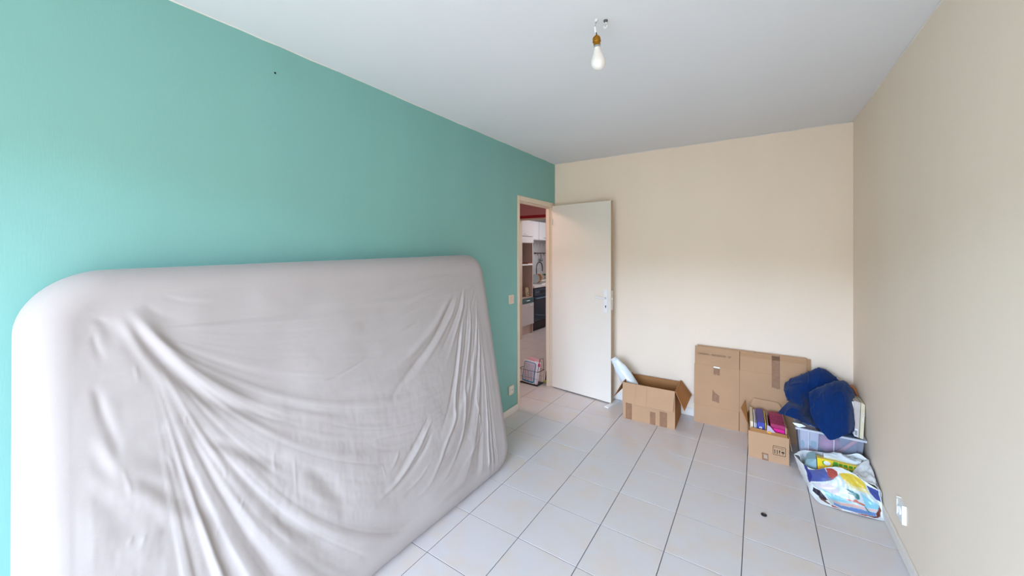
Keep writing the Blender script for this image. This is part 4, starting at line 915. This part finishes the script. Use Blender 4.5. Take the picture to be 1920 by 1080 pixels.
inside('gift_package', 'white package printed with pink, teal and yellow dots seen through the plastic tote', 'package', [
    (wp, 'package_body', mat('pale_package', 'e3e2ee', .5)), (dots([(2.190, .06, .025, .045)]), 'pink_dot', mat('pink_print', 'ee5f96', .6)), (dots([(2.214, .112, .012, .018)]), 'pink_dot', mat('pink_print', 'ee5f96', .6)),
    (dots([(2.235, .165, .018, .028)]), 'teal_dot', mat('teal_print', '7fb6bd', .6)), (dots([(2.175, .15, .010, .03)]), 'teal_dot', mat('teal_print', '7fb6bd', .6)), (dots([(2.243, .115, .010, .014)]), 'yellow_dot', mat('yellow_print', 'e8b84a', .6)), *st], (2.21, -.39, .01))
o = B().lathe([(.0005, 0), (.035, .005), (.06, .03), (.068, .06), (.055, .10), (.03, .12), (.0005, .125)], c=(2.325, -.36, .10), seg=24).out('toy_ball', mat('pink_ball', 'd76aa6', .4), smooth=True)
tag(o, 'pink ball shape seen through the front of the plastic tote', 'toy')
o = B().box(2.266, -.40, .01, 2.47, -.18, .1, bev=.012).out('folded_cloth', mat('purple_cloth', '4c3f73', .9, noise=.3, nscale=10)); tag(o, 'dark purple folded cloth at the bottom of the plastic tote', 'cloth')
o = B().tube([(2.352, -.418, .11), (2.458, -.445, .255)], .011, 10).out('cardboard_tube', mat('salmon_tube', 'd88a8e', .6)); tag(o, 'salmon coloured tube leaning diagonally inside the plastic tote', 'tube')
o = B().box(2.385, -.38, .102, 2.468, -.19, .25, bev=.006).out('storage_case', mat('slate_case', '5f7396', .5)); tag(o, 'slate blue case at the right inside the plastic tote', 'case')
o = B().box(2.18, -.33, .01, 2.255, -.18, .26, bev=.006).out('storage_case', mat('sky_case', '9fb9cc', .5)); tag(o, 'pale blue case behind the dotted package in the tote', 'case')

# ------------------------------------------------------------ navy blanket heaped on the tote
def fold(sh, seed):
    a = noise2(sh, seed, [(3, 4), (6, 8), (12, 16)]); b_ = noise2(sh, seed+50, [(4, 5), (8, 10)])
    return a*.6-.9*np.exp(-(b_/.06)**2)*.35
bm = bmesh.new()
GA = cat_up(CLOTH_A, 12); GB = cat_up(CLOTH_B, 14)
GA = GA-np.array([0, 0, 0]); 
sheet(bm, GA, -.007, fold(GA.shape[:2], 21)*.020)
sheet(bm, GB, -.009, fold(GB.shape[:2], 33)*.016)
# soft rolled hem along the drape
me = bpy.data.meshes.new('blanket'); bmesh.ops.recalc_face_normals(bm, faces=bm.faces[:]); bm.to_mesh(me); bm.free()
me.materials.append(BLUE); me.polygons.foreach_set('use_smooth', [True]*len(me.polygons)); me.set_sharp_from_angle(angle=R(60))
o = bpy.data.objects.new('blanket', me); COL.objects.link(o)
tag(o, 'crumpled navy blue fleece blanket heaped on top of the plastic tote', 'blanket')
o = B().quad_ext([(2.115, -.485, .300), (2.165, -.487, .303), (2.190, -.488, .292), (2.150, -.490, .276), (2.128, -.49, .288)], (0, .02, -.006)).out('plastic_wrapper', FILM)
tag(o, 'small white plastic wrapper poking out under the left end of the blue blanket', 'wrapper')
o = B().quad_ext([(2.16, -.30, .375), (2.185, -.30, .372), (2.18, -.30, .352), (2.165, -.30, .357)], (0, .03, 0)).out('plastic_wrapper', FILM)
tag(o, 'tiny white wrapper tucked in the left fold of the blue blanket', 'wrapper')

# books standing on the right of the tote
SPI = mat('book_spine_grey', 'c9bfb6', .5, noise=.12, nscale=20); SPI2 = mat('book_spine_cream', 'd9d0b0', .5)
t = thing('paperback_book', 'beige paperback with barcode sticker standing on the right end of the tote', 'book')
a = [Vector(p) for p in ((2.447, -.44, .276), (2.470, -.44, .270), (2.486, -.40, .494), (2.452, -.40, .500))]
B().prism(a, [p+Vector((-.004, .15, 0)) for p in a]).out('cover', SPI, t)
B().quad_ext([(2.4455, -.4425, .282), (2.464, -.4425, .279), (2.4675, -.436, .325), (2.449, -.436, .33)], (0, -.001, 0)).out('barcode_sticker', WHITEP, t)
b = B()
for k in range(6): b.quad_ext([(2.4490, -.4440, .287+.0055*k), (2.462, -.4440, .285+.0055*k), (2.4622, -.4432, .2875+.0055*k), (2.4492, -.4432, .2895+.0055*k)], (0, -.0006, 0))
b.out('barcode', INK, t)['kind'] = 'stuff'
b = B(); b.prism([(2.442, -.42, .290), (2.447, -.43, .280), (2.452, -.395, .492), (2.437, -.40, .490)], [(2.430, -.30, .290), (2.443, -.29, .280), (2.448, -.28, .492), (2.432, -.29, .490)]).out('page_block', mat('page_edge', 'dfe3da', .7), t)
adopt(t, (2.46, -.37, .276))
t = thing('paperback_book', 'cream paperback with white spine lettering next to the right wall', 'book')
a = [Vector(p) for p in ((2.473, -.445, .272), (2.491, -.445, .268), (2.508, -.40, .484), (2.4885, -.40, .496))]
B().prism(a, [p+Vector((-.001, .14, 0)) for p in a]).out('cover', SPI2, t)
tl = text('SPENDA', .0165, mat('white_foil', 'f2f2ee', .4), t, (2.4905, -.4265, .372), (math.pi/2-.19, -math.pi/2+.08, 0), sx=1.15)
tl.location = (2.4985, -.4235, .372)
B().lathe([(.003, 0), (.003, .001)], seg=10, M=Matrix.Translation((2.487, -.4265, .352)) @ Matrix.Rotation(math.pi/2, 4, 'X')).out('spine_emblem', INKF, t)
adopt(t, (2.49, -.38, .27))
t = thing('leather_handbag', 'brown leather handbag in the corner between the blanket and the books', 'handbag')
B().prism([(2.44, -.25, .28), (2.49, -.25, .28), (2.49, -.24, .50), (2.46, -.24, .51)], [(2.44, -.14, .28), (2.49, -.14, .28), (2.485, -.15, .50), (2.46, -.15, .51)]).out('bag_body', mat('dark_leather', '4a1d10', .5, noise=.3, nscale=20), t)
B().tube([(2.44, -.25, .50), (2.452, -.24, .545), (2.465, -.23, .553), (2.483, -.22, .53), (2.497, -.215, .49), (2.50, -.21, .44)], [.007, .009, .010, .010, .009, .007], 10).out('strap', mat('tan_leather', 'a8683c', .5), t, smooth=True)
adopt(t, (2.44, -.18, .28))

# ------------------------------------------------------------ plastic shopping bag with picture print
t = thing('plastic_shopping_bag', 'full plastic shopping bag with colourful beach picture on the floor by the right wall', 'shopping bag')
def in_poly(x, y, P):
    r = False; j = len(P)-1
    for i in range(len(P)):
        if (P[i][1] > y) != (P[j][1] > y) and x < (P[j][0]-P[i][0])*(y-P[i][1])/(P[j][1]-P[i][1]+1e-12)+P[i][0]: r = not r
        j = i
    return r
BAGW = mat('bag_white', 'e2e8ea', .35, coat=.2)
def film(name, ctrl, n, seed, amp, colour=None, th=.0015):
    G = cat_up(ctrl, n); h, w, _ = G.shape
    off = noise2((h, w), seed, [(3, 6), (7, 13), (14, 26)])*amp
    bm = bmesh.new(); sheet(bm, G, th, off); bmesh.ops.recalc_face_normals(bm, faces=bm.faces[:])
    for v in bm.verts: v.co.x = min(v.co.x, 2.5105); v.co.z = max(v.co.z, .001)
    me = bpy.data.meshes.new(name); bm.to_mesh(me); bm.free(); me.polygons.foreach_set('use_smooth', [True]*len(me.polygons))
    if colour:
        at = me.color_attributes.new('print', 'FLOAT_COLOR', 'POINT'); cols = []
        base = []
        for i in range(h):
            for j in range(w):
                c = hx('e2e8ea')
                for hc, P in colour:
                    if in_poly(j/(w-1), i/(h-1), P): c = hx(hc)
                base.append(c)
        base = base+base
        at.data.foreach_set('color', [x for c in base for x in (*c, 1)])
        m = bpy.data.materials.new('picture_print'); m.use_nodes = True; nt = m.node_tree
        an = nt.nodes.new('ShaderNodeVertexColor'); an.layer_name = 'print'; nt.links.new(an.outputs[0], nt.nodes['Principled BSDF'].inputs[0])
        nt.nodes['Principled BSDF'].inputs['Roughness'].default_value = .35; nt.nodes['Principled BSDF'].inputs['Coat Weight'].default_value = .2
        me.materials.append(m)
    else: me.materials.append(BAGW)
    o = bpy.data.objects.new(name, me); COL.objects.link(o); o.parent = t; return o
film('front_print', BAG_FRONT, 20, 41, .012, BAG_PRINT)
film('back_film', BAG_BACK, 6, 42, .008)
film('folded_film', BAG_FOLD, 10, 43, .014)
film('side_film', BAG_SIDE, 6, 44, .006, [('2c3f8e', [(.15, 0), (.75, 0), (.8, .5), (.3, .5)])])
adopt(t, (2.33, -.72, .001))
y3 = thing('yellow_carton', 'yellow and green printed carton lying in the mouth of the plastic shopping bag', 'carton')
yv = lambda s_, z, y: Vector((2.232+.205*s_, y+.01*s_, z-.004*s_))
fr_ = [yv(0, .10, -.70), yv(1, .115, -.70), yv(1, .168, -.655), yv(0, .168, -.655)]; bk = [p+Vector((0, .06, -.01)) for p in fr_]
B().prism(fr_, bk).out('carton_body', mat('carton_yellow', 'f0d21e', .4), y3)
def on_face(s_, v_, d=.0008):
    return fr_[0].lerp(fr_[1], s_).lerp(fr_[3].lerp(fr_[2], s_), v_)+Vector((0, -1, .9)).normalized()*d
b = B(); GN = mat('carton_green', '4ea22e', .4)
for r_ in range(3):
    for k in range(4):
        s0 = .52+.12*k; v0 = .10+.31*r_
        b.quad_ext([on_face(s0, v0), on_face(s0+.085, v0), on_face(s0+.085, v0+.2), on_face(s0, v0+.2)], (0, -.0005, .0005))
b.quad_ext([on_face(.36, .55), on_face(.50, .30), on_face(.50, .97), on_face(.40, .97)], (0, -.0005, .0005))
b.quad_ext([on_face(.13, .60), on_face(.26, .55), on_face(.2, .66), on_face(.2, .9), on_face(.12, .8)], (0, -.0005, .0005))
b.out('green_print', GN, y3)['kind'] = 'stuff'
b = B(); b.quad_ext([on_face(.24+.09*math.cos(k*.6), .72+.17*math.sin(k*.6), .0012) for k in range(10)], (0, -.0005, .0005)); b.out('white_print', WHITEP, y3)
b = B(); b.quad_ext([on_face(0.005, .03, .001), on_face(.99, .03, .001), on_face(.6, .14, .001), on_face(0.005, .42, .001)], (0, -.0005, .0005)); b.out('orange_band', mat('carton_orange', 'f2b51c', .4), y3)
adopt(y3, (2.33, -.68, .1))
o = B().prism([(2.165, -.66, .09), (2.228, -.69, .10), (2.228, -.66, .160), (2.18, -.63, .130)], [(2.175, -.57, .09), (2.23, -.57, .10), (2.23, -.58, .170), (2.19, -.56, .14)]).out('soft_pouch', mat('teal_pouch', '8fb3bd', .5)); tag(o, 'pale teal pouch left of the yellow carton inside the shopping bag', 'pouch')
t = thing('tissue_pack', 'white crumpled pack behind the yellow carton inside the shopping bag', 'package')
G = cat_up([[(2.27, -.62, .165), (2.33, -.62, .175), (2.39, -.62, .17), (2.45, -.61, .17)], [(2.27, -.59, .18), (2.33, -.58, .195), (2.39, -.585, .19), (2.46, -.58, .185)], [(2.27, -.555, .15), (2.33, -.55, .165), (2.39, -.55, .165), (2.46, -.55, .165)]], 8)
bm = bmesh.new(); sheet(bm, G, -.02, noise2(G.shape[:2], 8, [(4, 6), (9, 12)])*.012); bmesh.ops.recalc_face_normals(bm, faces=bm.faces[:]); me = bpy.data.meshes.new('wrap'); bm.to_mesh(me); bm.free(); me.materials.append(FILM)
o = bpy.data.objects.new('wrap', me); COL.objects.link(o); o.parent = t
B().quad_ext([(2.39, -.607, .183), (2.43, -.606, .181), (2.415, -.585, .198)], (0, -.001, .001)).out('grey_print', mat('grey_print', '9aa8ac', .5), t)
adopt(t, (2.36, -.58, .16))

# dark stopper on the floor tiles
t = thing('bottle_cap', 'small black cap lying alone on the floor tiles near the bag', 'cap')
B().lathe([(.0135, 0), (.0145, .001), (.0145, .004), (.0125, .006), (.008, .0045), (.0005, .0045)], seg=24).out('cap_body', BLACK, t, smooth=True)
B().tube([(-.006, -.002, .0065), (0, .003, .0072), (.007, .001, .0065)], .0012, 6).out('scratched_ridge', mat('dull_steel', '6c6d68'), t)
t.location = (1.94, -1.2, .0005)

# repeats share a group
GR = {'folder': 'folders in the small cardboard box', 'plate': 'plates in the dish rack', 'wall_cabinet': 'white kitchen wall cabinets', 'flattened_carton': 'flattened cartons on the back wall',
      'paperback_book': 'paperbacks on the tote', 'paper_sheaf': 'papers in the wire rack', 'magazine': 'magazines on the cabinet shelf', 'wall_outlet': 'wall outlets of the room',
      'plastic_wrapper': 'white wrappers under the blanket', 'storage_case': 'cases in the tote', 'cardboard_box': 'open cardboard boxes'}
for o in bpy.data.objects:
    if o.parent is None and o.name.split('.')[0] in GR and 'label' in o: o['group'] = GR[o.name.split('.')[0]]
